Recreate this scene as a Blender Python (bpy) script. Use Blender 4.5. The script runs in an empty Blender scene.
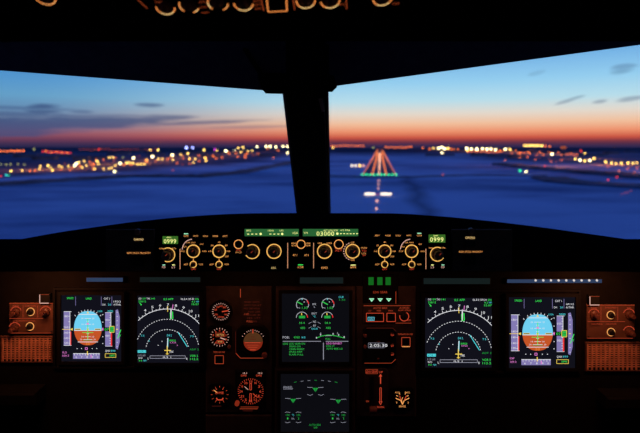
import bpy, math, random
from mathutils import Vector
random.seed(7)
C = bpy.context.scene.collection
EYE = 50.0                      # eye height above the snow
F = 500.0                       # focal length in pixels of the 640 wide frame
PI = math.pi

# ------------------------------------------------------------------ materials
def lin(c):
    return tuple(((v/255)/12.92 if v/255 <= .04045 else ((v/255+.055)/1.055)**2.4) for v in c)
MATS = {}
def emis(name, rgb, k=1.0, sample=False):
    m = bpy.data.materials.new(name); m.use_nodes = True
    nt = m.node_tree; nt.nodes.clear()
    o = nt.nodes.new('ShaderNodeOutputMaterial'); e = nt.nodes.new('ShaderNodeEmission')
    e.inputs[0].default_value = (*lin(rgb), 1); e.inputs[1].default_value = k
    nt.links.new(e.outputs[0], o.inputs[0])
    if not sample:
        m.cycles.emission_sampling = 'NONE'
    MATS[name] = m
    return m
def surf(name, col, rough=.6, metal=0, noise=0, scale=40, bump=0, spec=.5):
    m = bpy.data.materials.new(name); m.use_nodes = True
    nt = m.node_tree; b = nt.nodes['Principled BSDF']
    b.inputs['Base Color'].default_value = (*col, 1); b.inputs['Roughness'].default_value = rough
    b.inputs['Metallic'].default_value = metal; b.inputs['Specular IOR Level'].default_value = spec
    if noise or bump:
        tc = nt.nodes.new('ShaderNodeTexCoord'); n = nt.nodes.new('ShaderNodeTexNoise')
        n.inputs['Scale'].default_value = scale; n.inputs['Detail'].default_value = 5
        nt.links.new(tc.outputs['Object'], n.inputs['Vector'])
        if noise:
            r = nt.nodes.new('ShaderNodeValToRGB')
            r.color_ramp.elements[0].color = (*[c*(1-noise) for c in col], 1)
            r.color_ramp.elements[1].color = (*[min(1, c*(1+noise)) for c in col], 1)
            r.color_ramp.elements[0].position = .3; r.color_ramp.elements[1].position = .7
            nt.links.new(n.outputs[0], r.inputs[0]); nt.links.new(r.outputs[0], b.inputs['Base Color'])
        if bump:
            bp = nt.nodes.new('ShaderNodeBump'); bp.inputs['Strength'].default_value = bump
            bp.inputs['Distance'].default_value = .002
            nt.links.new(n.outputs[0], bp.inputs['Height']); nt.links.new(bp.outputs[0], b.inputs['Normal'])
    MATS[name] = m
    return m
surf('black', (.008, .008, .009), .55, spec=.25)
surf('knob', (.30, .10, .07), .45); surf('knob_dark', (.10, .035, .025), .4)  # reddish base colours carry the panels' integral glow on the knobs
surf('panel', (.05, .034, .028), .7, noise=.25, bump=.15, spec=.2)
surf('board', (.0055, .0045, .004), .8, noise=.25, bump=.15, spec=.1)  # panel colour darkened for the stretches where little light falls
surf('panel_lit', (.12, .055, .04), .8, noise=.2, bump=.2, spec=.1)  # lighter, warmer copy of panel with the lit look in its colour
surf('faceplate', (.008, .0075, .007), .9, noise=.2, bump=.1, spec=.0)
surf('lining', (.30, .28, .32), .85, noise=.15, bump=.2, spec=.1)
surf('hood', (.0035, .0032, .0032), .95, noise=.2, bump=.3, scale=300, spec=.0)
surf('dark_trim', (.022, .020, .026), .6, spec=.15)
surf('seal', (.5, .40, .38), .5)
surf('carpet', (.02, .02, .022), .95, noise=.3)
surf('bezel', (.008, .008, .009), .6, spec=.1)
surf('screw', (.06, .05, .045), .35, metal=.8)
surf('grille', (.62, .28, .17), .6, noise=.25, bump=.2)
surf('wood', (.10, .11, .14), .95, noise=.6, scale=.02)
surf('concrete', (.10, .10, .13), .9, noise=.3, scale=.1)
surf('asphalt', (.05, .07, .13), .85, noise=.3, scale=.02)
surf('pole', (.06, .06, .07), .6)
emis('ball_sky', (80, 48, 26))
emis('ball_ground', (128, 38, 20))
emis('screen_bg', (17, 17, 26)); emis('screen_bg_dim', (12, 12, 17))
emis('white', (235, 235, 240)); emis('grey', (150, 150, 165)); emis('dimwhite', (120, 120, 135))
emis('green', (60, 235, 90)); emis('dgreen', (30, 150, 60)); emis('mgreen', (50, 190, 76)); emis('softwhite', (190, 190, 200)); emis('cyan', (80, 215, 225))
emis('magenta', (235, 130, 215)); emis('yellow', (250, 215, 90)); emis('amber', (230, 150, 60))
emis('tape', (132, 122, 178)); emis('sky', (112, 208, 242)); emis('earth', (196, 84, 38)); emis('red', (235, 50, 50))
emis('ball_black', (8, 8, 8))
emis('lab', (252, 168, 92)); emis('lab_hi', (255, 215, 140)); emis('ring', (250, 188, 96), 1.0)
emis('lab_dim', (170, 62, 36)); emis('lab_red', (205, 70, 45)); emis('lab_faint', (80, 26, 18)); emis('lab_pale', (225, 175, 160)); emis('lab_rule', (214, 150, 112))
emis('lcd', (42, 98, 52)); emis('lcd_text', (248, 250, 150), 1.2); emis('lcd_bright', (56, 104, 36))
emis('reflected_green', (18, 98, 28)); emis('gear_tri', (170, 255, 205)); emis('on_blue', (110, 215, 235))
emis('reflected_blue', (46, 62, 92)); emis('reflected_grey', (20, 29, 29)); emis('reflected_speck', (225, 215, 210))
emis('oh_ring', (255, 150, 75), 1.0); emis('oh_hot', (255, 225, 150), 1.0); emis('oh_text', (150, 62, 30))
# lamps outside
emis('L_yellow', (255, 205, 95), 7); emis('L_white', (255, 235, 170), 9); emis('L_orange', (255, 120, 40), 4)
emis('L_red', (255, 60, 35), 2.2); emis('L_green', (50, 225, 150), 4); emis('L_cyan', (60, 210, 215), 3.5)
emis('L_blue', (150, 160, 255), 7); emis('L_magenta', (220, 60, 220), 3.5); emis('L_olive', (190, 190, 110), 2)
emis('L_dim', (235, 100, 55), 1.3); emis('L_pink', (255, 180, 145), 2.6); emis('L_rwy', (252, 128, 66), 1.5); emis('L_cool', (255, 235, 205), 3.5)
def glass():
    m = bpy.data.materials.new('windshield_glass'); m.use_nodes = True; nt = m.node_tree; nt.nodes.clear()
    o = nt.nodes.new('ShaderNodeOutputMaterial'); mx = nt.nodes.new('ShaderNodeMixShader')
    t = nt.nodes.new('ShaderNodeBsdfTransparent'); t.inputs[0].default_value = (.985, .99, .99, 1)
    g = nt.nodes.new('ShaderNodeBsdfGlossy'); g.inputs['Roughness'].default_value = .02
    mx.inputs[0].default_value = .025
    nt.links.new(t.outputs[0], mx.inputs[1]); nt.links.new(g.outputs[0], mx.inputs[2]); nt.links.new(mx.outputs[0], o.inputs[0])
    MATS['glass'] = m
glass()

# ------------------------------------------------------------------ objects
def thing(name, label, cat, loc=(0, 0, 0), group=None):
    o = bpy.data.objects.new(name, None); C.objects.link(o)
    o.empty_display_size = .05; o.location = loc
    o['label'] = label; o['category'] = cat
    if group: o['group'] = group
    return o
def tag(o, label, cat, group=None, kind=None):
    o['label'] = label; o['category'] = cat
    if group: o['group'] = group
    if kind: o['kind'] = kind
    return o
def rootloc(o):
    while o is not None and o.parent: o = o.parent
    return Vector(o.location) if o is not None else Vector((0, 0, 0))

class Frame:                                  # a flat working plane: s metres per unit, n towards the viewer
    def __init__(s_, O, U, V, N, s): s_.O, s_.U, s_.V, s_.N, s_.s = Vector(O), Vector(U), Vector(V), Vector(N), s
    def __call__(f, x, y, n=0): return f.O + f.U*(x*f.s) + f.V*(y*f.s) + f.N*n
def plane(D):                                 # an upright panel at distance D in front of the eye
    s = D/F
    return Frame((-320*s, D, EYE+147*s), (1, 0, 0), (0, 0, -1), (0, -1, 0), s)

GL = {}
def glyphs(s):
    if s in GL: return GL[s]
    cu = bpy.data.curves.new('t', 'FONT'); cu.body = s; cu.resolution_u = 2; cu.space_character = 1.08
    ob = bpy.data.objects.new('t', cu); C.objects.link(ob)
    dg = bpy.context.evaluated_depsgraph_get(); dg.update()
    me = bpy.data.meshes.new_from_object(ob.evaluated_get(dg))
    vs = [(v.co.x, v.co.y) for v in me.vertices]; fs = [tuple(p.vertices) for p in me.polygons]
    bpy.data.objects.remove(ob); bpy.data.meshes.remove(me); bpy.data.curves.remove(cu)
    x0 = min(v[0] for v in vs); x1 = max(v[0] for v in vs)
    vs = [(v[0]-x0, v[1]) for v in vs]
    GL[s] = (vs, fs, x1-x0)
    return GL[s]

class G:
    def __init__(g, f, n=0, xf=None): g.f, g.n, g.v, g.fc, g.mi, g.mats, g.sm = f, n, [], [], [], [], []; g.xf = xf
    def P(g, x, y, n):
        if g.xf: x, y = g.xf(x, y)
        return g.f(x, y, n)
    def m(g, name):
        if name not in g.mats: g.mats.append(name)
        return g.mats.index(name)
    def add(g, vs, fs, mat, smooth=False):
        b = len(g.v); g.v += vs; k = g.m(mat)
        for q in fs: g.fc.append(tuple(b+i for i in q)); g.mi.append(k); g.sm.append(smooth)
    def poly(g, pts, mat, lay=0):
        n = g.n+lay*.00012
        g.add([g.P(x, y, n) for x, y in pts], [tuple(range(len(pts)))], mat); return g
    def rect(g, x0, y0, x1, y1, mat, lay=0): return g.poly([(x0, y0), (x0, y1), (x1, y1), (x1, y0)], mat, lay)
    def line(g, pts, w, mat, lay=1, dash=None):
        segs = list(zip(pts[:-1], pts[1:]))
        for k, ((ax, ay), (bx, by)) in enumerate(segs):
            if dash and k % 2: continue
            L = math.hypot(bx-ax, by-ay) or 1; nx, ny = -(by-ay)/L*w/2, (bx-ax)/L*w/2
            g.poly([(ax+nx, ay+ny), (ax-nx, ay-ny), (bx-nx, by-ny), (bx+nx, by+ny)], mat, lay)
        return g
    def frame(g, x0, y0, x1, y1, w, mat, lay=1):
        return g.line([(x0, y0), (x1, y0)], w, mat, lay).line([(x1, y0), (x1, y1)], w, mat, lay).line([(x1, y1), (x0, y1)], w, mat, lay).line([(x0, y1), (x0, y0)], w, mat, lay)
    def arc(g, cx, cy, r, a0, a1, w, mat, lay=1, n=28, dash=None, clip=None):   # degrees, 0 = right, 90 = up
        pts = [(cx+r*math.cos(math.radians(a0+(a1-a0)*i/n)), cy-r*math.sin(math.radians(a0+(a1-a0)*i/n))) for i in range(n+1)]
        if clip:
            for k, (p, q) in enumerate(zip(pts[:-1], pts[1:])):
                if dash and k % 2: continue
                if all(clip[0] < t[0] < clip[1] for t in (p, q)): g.line([p, q], w, mat, lay)
            return g
        return g.line(pts, w, mat, lay, dash)
    def disc(g, cx, cy, r, mat, lay=1, n=20, ry=None):
        ry = ry or r
        return g.poly([(cx+r*math.cos(-2*PI*i/n), cy-ry*math.sin(-2*PI*i/n)) for i in range(n)][::-1], mat, lay)
    def text(g, s, x, y, h, mat, w=None, a='c', lay=2):   # x, y: the middle of the line
        vs, fs, W = glyphs(s); k = h/.70; kx = (w/W) if w else k
        off = {'c': -W*kx/2, 'l': 0, 'r': -W*kx}[a]; n = g.n+lay*.00012
        g.add([g.P(x+off+vx*kx, y+h/2-vy*k, n) for vx, vy in vs], fs, mat); return g
    def ticks(g, cx, cy, r0, r1, angs, w, mat, lay=1):
        for d in angs:
            c, s = math.cos(math.radians(d)), math.sin(math.radians(d))
            g.line([(cx+r0*c, cy-r0*s), (cx+r1*c, cy-r1*s)], w, mat, lay)
        return g
    # solids
    def prism(g, pts, n0, n1, mat, bev=0):              # outline pts, from depth n0 (back) to n1 (front), front edge chamfered by bev units
        k = len(pts); cx = sum(p[0] for p in pts)/k; cy = sum(p[1] for p in pts)/k
        rings = [(n0, 1.0, 1.0)]
        if bev:
            hx = max(abs(p[0]-cx) for p in pts) or 1; hy = max(abs(p[1]-cy) for p in pts) or 1
            rings += [(n1-bev*g.f.s, 1, 1), (n1, 1-bev/hx, 1-bev/hy)]
        else: rings += [(n1, 1, 1)]
        vs = []
        for n, sx, sy in rings: vs += [g.P(cx+(x-cx)*sx, cy+(y-cy)*sy, n) for x, y in pts]
        fs = [tuple(range(k))[::-1], tuple((len(rings)-1)*k+i for i in range(k))]
        for r in range(len(rings)-1):
            fs += [(r*k+i, r*k+(i+1) % k, (r+1)*k+(i+1) % k, (r+1)*k+i) for i in range(k)]
        g.add(vs, fs, mat); return g
    def box(g, x0, y0, x1, y1, n0, n1, mat, bev=0): return g.prism([(x0, y0), (x1, y0), (x1, y1), (x0, y1)], n0, n1, mat, bev)
    def octo(g, x0, y0, x1, y1, c, n0, n1, mat, bev=0):
        return g.prism([(x0+c, y0), (x1-c, y0), (x1, y0+c), (x1, y1-c), (x1-c, y1), (x0+c, y1), (x0, y1-c), (x0, y0+c)], n0, n1, mat, bev)
    def hollow(g, x0, y0, x1, y1, w, n0, n1, mat):     # rectangular picture-frame bezel
        o = [(x0, y0), (x1, y0), (x1, y1), (x0, y1)]; i_ = [(x0+w, y0+w), (x1-w, y0+w), (x1-w, y1-w), (x0+w, y1-w)]
        c = .5; oc = [(x0+c, y0+c), (x1-c, y0+c), (x1-c, y1-c), (x0+c, y1-c)]
        vs = [g.P(x, y, n0) for x, y in o]+[g.P(x, y, n1-.002) for x, y in o]+[g.P(x, y, n1) for x, y in oc]+[g.P(x, y, n1) for x, y in i_]+[g.P(x, y, n0) for x, y in i_]
        fs = []
        for r in range(4): fs += [(r*4+k, r*4+(k+1) % 4, (r+1)*4+(k+1) % 4, (r+1)*4+k) for k in range(4)]
        fs += [(16+k, 16+(k+1) % 4, (k+1) % 4, k) for k in range(4)]
        g.add(vs, fs, mat); return g
    def tube(g, cx, cy, prof, mat, n=28, smooth=True): # lathe around the axis that points at the viewer: prof = [(r, depth)]
        vs = []
        for r, d in prof: vs += [g.P(cx+r*math.cos(2*PI*i/n), cy+r*math.sin(2*PI*i/n), d) for i in range(n)]
        fs = [tuple(range(n))[::-1], tuple((len(prof)-1)*n+i for i in range(n))]
        for k in range(len(prof)-1): fs += [(k*n+i, k*n+(i+1) % n, (k+1)*n+(i+1) % n, (k+1)*n+i) for i in range(n)]
        g.add(vs, fs, mat, smooth); return g
    def ring3(g, cx, cy, r, w, n0, n1, mat, n=32):     # solid annulus
        ro, ri = r+w/2, r-w/2; vs = []
        for rr, d in ((ro, n0), (ro, n1), (ri, n1), (ri, n0)):
            vs += [g.P(cx+rr*math.cos(2*PI*i/n), cy+rr*math.sin(2*PI*i/n), d) for i in range(n)]
        fs = []
        for k in range(4): fs += [(k*n+i, k*n+(i+1) % n, ((k+1) % 4)*n+(i+1) % n, ((k+1) % 4)*n+i) for i in range(n)]
        g.add(vs, fs, mat); return g
    def quadbox(g, pts8, mat):                          # 8 world corners, 0-3 one side, 4-7 the other
        g.add([Vector(p) for p in pts8], [(0, 1, 2, 3), (7, 6, 5, 4), (0, 4, 5, 1), (1, 5, 6, 2), (2, 6, 7, 3), (3, 7, 4, 0)], mat); return g
    def wbox(g, a, b, mat):
        (x0, y0, z0), (x1, y1, z1) = a, b
        return g.quadbox([(x0, y0, z0), (x1, y0, z0), (x1, y1, z0), (x0, y1, z0), (x0, y0, z1), (x1, y0, z1), (x1, y1, z1), (x0, y1, z1)], mat)
    def make(g, name, parent=None, loc=None, label=None):
        L = rootloc(parent) if parent is not None else (Vector(loc) if loc is not None else Vector((0, 0, 0)))
        me = bpy.data.meshes.new(name)
        me.from_pydata([tuple(v-L) for v in g.v], [], g.fc)
        for k in g.mats: me.materials.append(MATS[k])
        me.polygons.foreach_set('material_index', g.mi); me.polygons.foreach_set('use_smooth', g.sm)
        me.update()
        if any(g.sm):
            try: me.set_sharp_from_angle(angle=math.radians(40))
            except Exception: pass
        o = bpy.data.objects.new(name, me); C.objects.link(o)
        if parent is not None: o.parent = parent
        elif loc is not None: o.location = L
        if label: o['label'] = label
        return o
def struct(g, name, loc=None):
    o = g.make(name, loc=loc); o['kind'] = 'structure'; return o

# ------------------------------------------------------------------ cockpit shell
def W(px, py, out=0):                         # point of the sloping windshield plane behind image point px, py
    k = .895; v = (147-py)/F; D = (1.4+.16*k)/(1+v*k)
    p = Vector(((px-320)/F*D, D, EYE+v*D))
    nrm = Vector((0, 1, k)).normalized()
    return p+nrm*out
def slab(g, pts, t, mat):                     # thick plate in the windshield plane, built outwards
    k = len(pts); a = [W(x, y, 0) for x, y in pts]; b = [W(x, y, t) for x, y in pts]
    g.add(a+b, [tuple(range(k)), tuple(range(2*k-1, k-1, -1))]+[(i, k+i, k+(i+1) % k, (i+1) % k) for i in range(k)], mat)
F0 = plane(1.3)
XL, XR, ZF, ZC = -1.5, 1.5, EYE-1.25, EYE+.75
g = G(F0); g.wbox((XL-.1, -1.6, ZF-.1), (XR+.1, 2.2, ZF), 'carpet'); struct(g, 'floor')
g = G(F0); g.wbox((XL-.1, -1.6, ZC), (XR+.1, 1.2, ZC+.1), 'lining'); struct(g, 'ceiling')
for nm, xa, xb, wn in (('wall_left', XL-.1, XL, 3), ('wall_right', XR, XR+.1, 4)):
    g = G(F0)                                # side wall with one sliding window opening
    for ya, yb, za, zc_ in ((-1.6, 2.2, ZF, EYE-.12), (-1.6, 2.2, EYE+.34, ZC+.1), (-1.6, .15, EYE-.12, EYE+.34), (1.0, 2.2, EYE-.12, EYE+.34)):
        g.wbox((xa, ya, za), (xb, yb, zc_), 'lining')
    struct(g, nm)
    g = G(F0); xm = (xa+xb)/2; g.wbox((xm-.004, .15, EYE-.12), (xm+.004, 1.0, EYE+.34), 'glass'); struct(g, 'window_%d' % wn)
g = G(F0); g.wbox((XL, -1.7, ZF), (XR, -1.6, ZC), 'lining'); struct(g, 'wall_back')
# front wall: brow above the windows, outer pillars, sill
g = G(F0)
BL, BR = -245, 890
slab(g, [(BL, -160), (BL, 52), (265, 90.5), (283, 92), (305, 92), (305, -160)], .09, 'lining')
slab(g, [(305, -160), (305, 92), (328, 90.5), (334, 88.5), (336, 86), (BR, 11), (BR, -160)], .09, 'lining')
slab(g, [(BL, 52), (BL, 300), (-160, 300), (-150, 59)], .09, 'lining')
slab(g, [(BR, 11), (790, 26), (800, 300), (BR, 300)], .09, 'lining')
struct(g, 'wall_front')
g = G(F0); g.wbox((XL, 1.95, ZF), (XR, 2.05, EYE-.46), 'lining'); struct(g, 'wall_front_lower')
# centre post with its cap, and pale seal strips
g = G(F0)
slab(g, [(283, 88), (297, 216), (298, 300), (331, 300), (330.5, 216), (328, 88)], .09, 'dark_trim')
def bump_out(g, pts, t0, t1, mat):
    k = len(pts); a = [W(x, y, t0) for x, y in pts]; b = [W(x, y, t1) for x, y in pts]
    g.add(a+b, [tuple(range(k)), tuple(range(2*k-1, k-1, -1))]+[(i, k+i, k+(i+1) % k, (i+1) % k) for i in range(k)], mat)
bump_out(g, [(286, 30), (287, 95), (299, 214), (329, 214), (324, 95), (325, 30)], -.03, .0, 'dark_trim')
struct(g, 'trim_1')
g = G(F0)
bump_out(g, [(258, 75), (262, 86), (266, 91), (288, 91.5), (292, 80), (290, 73)], -.012, .0, 'dark_trim')
bump_out(g, [(322, 73), (320, 82), (323, 89), (332, 89.5), (337, 84.5), (334, 76)], -.012, .0, 'dark_trim')
bump_out(g, [(243, 48), (247, 48), (263, 73), (284, 73), (284, 76), (261, 76)], -.010, .0, 'dark_trim')
bump_out(g, [(326, 44), (329, 44), (329, 85), (326, 85)], -.010, .0, 'dark_trim')
struct(g, 'trim_2')
g = G(F0)
bump_out(g, [(282.6, 92.5), (285.2, 92.5), (298.4, 214), (296.6, 214)], -.004, .01, 'seal')
bump_out(g, [(326.5, 92), (328.6, 92), (330.8, 214), (329.2, 214)], -.004, .01, 'seal')
bump_out(g, [(318.5, 92), (322.5, 92), (324, 104), (321.5, 104)], -.036, -.029, 'seal')
struct(g, 'trim_3')
g = G(F0); g.add([], [], 'glass')
slab(g, [(-156, 57), (-162, 262), (299, 262), (285, 88)], .004, 'glass')
for i in range(len(g.v)): g.v[i] += Vector((0, .02, .018))
struct(g, 'window_1')
g = G(F0)
slab(g, [(327, 88), (330, 262), (800, 262), (795, 22)], .004, 'glass')
for i in range(len(g.v)): g.v[i] += Vector((0, .02, .018))
struct(g, 'window_2')

# ------------------------------------------------------------------ glareshield
sil = [(-260, 290), (-160, 270), (0, 243), (60, 232), (130, 222.2), (170, 218), (200, 215.5), (240, 213.4), (300, 213), (400, 213.3), (450, 217), (490, 221), (540, 227), (640, 241), (790, 264), (880, 280)]
def lerp(t, x):
    for (a, p), (b, q) in zip(t[:-1], t[1:]):
        if a <= x <= b: return p+(q-p)*(x-a)/(b-a)
    return t[0][1] if x < t[0][0] else t[-1][1]
def at(px, py, D): return Vector(((px-320)/F*D, D, EYE+(147-py)/F*D))
T = thing('glareshield', 'matte black glareshield hood spanning the cockpit below both windshields', 'glareshield', (0, 1.4, EYE-.3))
g = G(F0); rings = []
st = [-255+i*(1130/56) for i in range(57)]
for px in st:
    X = (px-320)/F*1.5                                          # station across
    top = lerp(sil, px); crest = EYE+(147-top)/F*1.5
    lip = crest-.022 if True else 0
    zf = max(EYE+(147-226)/F*1.16-.004, -9) if 100 < px < 540 else EYE+(147-226)/F*1.16-.004
    ztop = min(crest-.0, EYE+(147-222)/F*1.155)
    zb = EYE+(147-271.5)/F*1.155
    drop = max(0, (abs(px-310)-230))*.00020
    sec = [(1.175, zb-drop*.3), (1.155, zb-drop*.3), (1.155, zb+.02-drop*.3), (1.162, ztop-.012-drop), (1.175, ztop-.003-drop), (1.2, ztop-drop), (1.36, (ztop-drop+crest)/2+.004), (1.5, crest), (1.62, crest-.025), (1.90, crest-.16), (1.88, crest-.2), (1.40, zb+.03), (1.19, zb+.004)]
    rings.append([Vector((X, y, z)) for y, z in sec])
k = len(rings[0]); vs = [p for r in rings for p in r]
fs = [(i*k+j, (i+1)*k+j, (i+1)*k+(j+1) % k, i*k+(j+1) % k) for i in range(len(rings)-1) for j in range(k)]
fs += [tuple(range(k))[::-1], tuple((len(rings)-1)*k+j for j in range(k))]
g.add(vs, fs, 'hood', True); g.make('hood', T)
FG = plane(1.15)                             # the face of the glareshield
g = G(FG)
g.line([(120, 229), (370, 229)], .01, 'hood')
g.box(106, 229.5, 154, 271, -.006, .0015, 'panel_lit', .6).make('side_faceplate', T)
G(FG).box(452, 229.5, 512, 271, -.006, .0015, 'panel_lit', .6).make('side_faceplate', T)
for cx, cy, b, tx in ((139, 239.3, 'CHRONO', 0), (470, 237.6, 'CHRONO', 0)):
    pb = G(FG).box(cx-5, cy+2.4, cx+5, cy+9.5, .0015, .006, 'black', .6).make('push_button', T)
    G(FG, .0018).text(b, cx, cy, 2.3, 'lab_hi', 9.5).make('lettering', pb)
for cx, cy in ((139, 252.8), (470.6, 251.6)):
    pb = G(FG).box(cx-5, cy+2.6, cx+5, cy+13, .0015, .006, 'black', .6).make('push_button', T)
    G(FG, .0018).text('SIDE STICK PRIORITY', cx, cy, 1.8, 'lab', 23.5).make('lettering', pb)
for cx, cy in ((138, 228.8), (471, 227.8)):
    G(FG).tube(cx, cy+3, [(3, -.002), (3, .004), (2.2, .006)], 'knob').make('annunciator', T)

# ------------------------------------------------------------------ glareshield controls
def knob(T, f, cx, cy, r, base=.0, h=.018, ringmat='ring', rw=.95, a0=0, a1=360, mark=True, cap='knob'):
    kn = G(f).tube(cx, cy, [(r*.80, base), (r*.80, base+h*.35), (r*.66, base+h*.45), (r*.62, base+h*.92), (r*.5, base+h)], cap).make('knob', T)
    if a1-a0 >= 360: rg = G(f).ring3(cx, cy, r, rw, base, base+.0012, ringmat)
    else: rg = G(f, base+.0012).arc(cx, cy, r, a0, a1, rw, ringmat, n=30)
    rg.make('lit_ring', kn)
    if mark: G(f, base+h+.0003).line([(cx, cy-r*.1), (cx+r*.28, cy-r*.4)], .35, 'lab_dim').make('pointer', kn)
    return kn
def button_word(T, f, n, s, x, y, h, w, mat='lab', bar=None):
    b = G(f).box(x-w/2-1, y-2.6, x+w/2+1, y+1.9, n-.001, n+.0012, 'black', .3).make('push_button', T)
    q = G(f, n+.0013).text(s, x, y+.3, h, mat, w)
    if bar: q.rect(x-w*.42, y-2.3, x+w*.42, y-1.5, bar, 1)
    q.make('lettering', b)
def efis(side, label, xa, xb, dx, mirror):
    """xa..xb panel; mode/range knob positions"""
    T = thing('radio_navigation_control_panel', label, 'control panel', FG((xa+xb)/2, 270.5, -.004))
    G(FG).box(xa, 230.5, xb, 270.6, -.008, .003, 'faceplate', .6).make('faceplate', T)
    n = .003
    (lx0, ly0, lx1, ly1), kx, ky, modex, rangex, lx, words, wy, small = dx
    d = G(FG).box(lx0-.8, ly0-.8, lx1+.8, ly1+.8, n-.001, n+.0008, 'black').make('pressure_display', T)
    s = G(FG, n+.0009).rect(lx0, ly0, lx1, ly1, 'lcd_bright').text('QNH', (lx0+lx1)/2-1.5, ly0+1.1, 1.5, 'lcd_text', 4.5)
    s.text('0999' if not mirror else '0999', (lx0+lx1)/2-.3, ly0+5, 4.4, 'lcd_text', lx1-lx0-3.2); s.make('readout', d)
    knob(T, FG, kx, ky, 6.9, n, .02, a0=-115 if not mirror else 60, a1=120 if not mirror else 330)
    q = G(FG, n).text('inHg', kx-6.4, ky-6.3, 1.5, 'lab', 4.6).text('hPa', kx+6.2, ky-6.3, 1.5, 'lab', 3.6)
    q.line([(lx, 248.5), (lx, 268.8)], .65, 'lab_rule')
    cx = modex
    for a, r, t, w in ((180, 10.5, 'ROSE', 4), (205, 8.2, '', 0), (152, 9.6, 'ILS', 3), (122, 10, 'VOR', 3.4), (90, 8.6, 'NAV', 4), (40, 11, 'ARC', 3.6), (0, 11, 'PLAN', 4.2)):
        if t: q.text(t, cx+r*math.cos(math.radians(a)), 250.9-r*math.sin(math.radians(a)), 1.5, 'lab', w)
    q.arc(cx-.5, 249.5, 10.6, 95, 178, .7, 'lab_pale', n=12)
    for a, t in ((180, '10'), (140, '20'), (90, '40'), (40, '80'), (0, '160'), (-35, '320')):
        q.text(t, rangex+9.2*math.cos(math.radians(a)), 250.9-9*math.sin(math.radians(a)), 1.5, 'lab', 2.6 if len(t) < 3 else 3.6)
    for x in (modex, rangex):
        q.text('ADF', x-7.5, 264, 1.7, 'lab', 4.2).text('VOR', x+7.5, 264, 1.7, 'lab', 4.2).text('OFF', x, 268.8, 1.7, 'lab_red', 4.6)
        q.line([(x, 258.2), (x, 260.6)], .6, 'lab')
    q.make('lettering', T)
    for x in (modex, rangex):
        knob(T, FG, x, 250.9, 6.2, n, .016)
        knob(T, FG, x, 264, 3.1, n, .012, rw=.8, mark=False)
    for i, (t, x) in enumerate(words): button_word(T, FG, n, t, x, wy, 1.6, 5, 'lab', 'gear_tri' if (i == 0) != mirror and (i == 0 or i == 4) else ('gear_tri' if mirror and i == 4 else None))
    for t, x, b in small: button_word(T, FG, n, t, x, 266.4, 2.0, 3.2, 'lab_pale', b)
    for x in (xa+2.2, xb-2.2):
        for y in (232.5, 268.6): G(FG).tube(x, y, [(.9, n-.001), (.9, n+.0006), (.6, n+.0009)], 'screw', n=10).make('screw', T)
efis('L', 'left lit control panel on the glareshield, pressure readout at its left end', 158, 231, ((163.1, 235.9, 178.5, 243.6), 168.4, 254.4, 193.7, 219.4, 180.4,
     [('CSTR', 186.6), ('WPT', 196.3), ('VOR.D', 205.9), ('NDB', 215.8), ('ARPT', 225.4)], 235.4, [('FD', 164.4, 'gear_tri'), ('LS', 174, 'lcd_text')]), False)
efis('R', 'right lit control panel on the glareshield, pressure readout at its right end', 372, 449, ((428.3, 234.2, 444.9, 242.3), 437, 253.8, 411.4, 384.5, 425.6,
     [('ARPT', 377), ('NDB', 387.8), ('VOR.D', 397.8), ('WPT', 408.6), ('CSTR', 419)], 234.9, [('LS', 432, 'lcd_text'), ('FD', 442.5, 'gear_tri')]), True)

T = thing('flight_control_unit', 'central autopilot unit on the glareshield with two long green displays and four large knobs', 'control panel', FG(301, 270.5, -.004))
G(FG).box(232.3, 225.5, 370.7, 270.6, -.008, .004, 'faceplate', .6).make('faceplate', T); n = .004
d = G(FG).box(244, 227.8, 299.8, 236.6, n-.001, n+.0008, 'black').make('display', T)
s = G(FG, n+.0009).rect(244.9, 228.6, 298.9, 235.8, 'lcd').text('SPD', 249, 230.2, 1.6, 'lcd_text', 4.6).text('HDG', 271, 230.2, 1.6, 'lcd_text', 5.6).text('LAT', 281.8, 230.2, 1.6, 'lcd_text', 4).text('HDG', 295.3, 232.6, 2, 'lcd_text', 5)
for x in (248.5, 252.5, 256.5, 270.5, 274.5, 278.5): s.rect(x-1, 233.3, x+1, 234.1, 'lcd_text', 1)
s.disc(260.9, 233.6, 1.15, 'lcd_text').disc(282.4, 233.6, 1.15, 'lcd_text').make('readout', d)
d = G(FG).box(302, 227.8, 358.9, 236.6, n-.001, n+.0008, 'black').make('display', T)
s = G(FG, n+.0009).rect(302.9, 228.6, 358, 235.8, 'lcd').text('V/S', 305.8, 232.4, 2, 'lcd_text', 4).text('ALT', 325.5, 229.9, 1.5, 'lcd_text', 4).text('LVL/CH', 333.2, 229.9, 1.5, 'lcd_text', 9).text('V/S FPA', 345, 229.9, 1.5, 'lcd_text', 10)
s.text('03000', 325.3, 233.2, 4.3, 'lcd_text', 17.5).disc(337.3, 233.3, 1.2, 'lcd_text')
for i in range(6): s.rect(340+i*3.2, 232.9, 341.8+i*3.2, 233.7, 'lcd_text', 1)
s.make('readout', d)
knob(T, FG, 252.5, 251.1, 7.0, n, .024, a0=-150, a1=130); knob(T, FG, 274.2, 250.9, 7.0, n, .024)
knob(T, FG, 324.5, 250.9, 7.0, n, .024); kv = knob(T, FG, 352.5, 250.9, 6.8, n, .024)
for x, r in ((238.8, 4.3), (301.1, 4.1), (338.7, 4.4)):
    b = G(FG).tube(x, 243.9, [(r*.7, n), (r*.7, n+.005), (r*.5, n+.006)], 'black').make('push_button', T)
    G(FG).ring3(x, 243.9, r, .75, n, n+.001, 'lab').make('lit_ring', b)
q = G(FG, n).text('SPD', 238.8, 249.8, 1.5, 'lab_red', 5).text('MACH', 238.8, 252, 1.5, 'lab', 5.6).text('ALT', 338.5, 250.2, 1.8, 'lab_red', 7).text('METRIC', 338.5, 248.2, 1.3, 'lab_red', 7)
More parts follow.
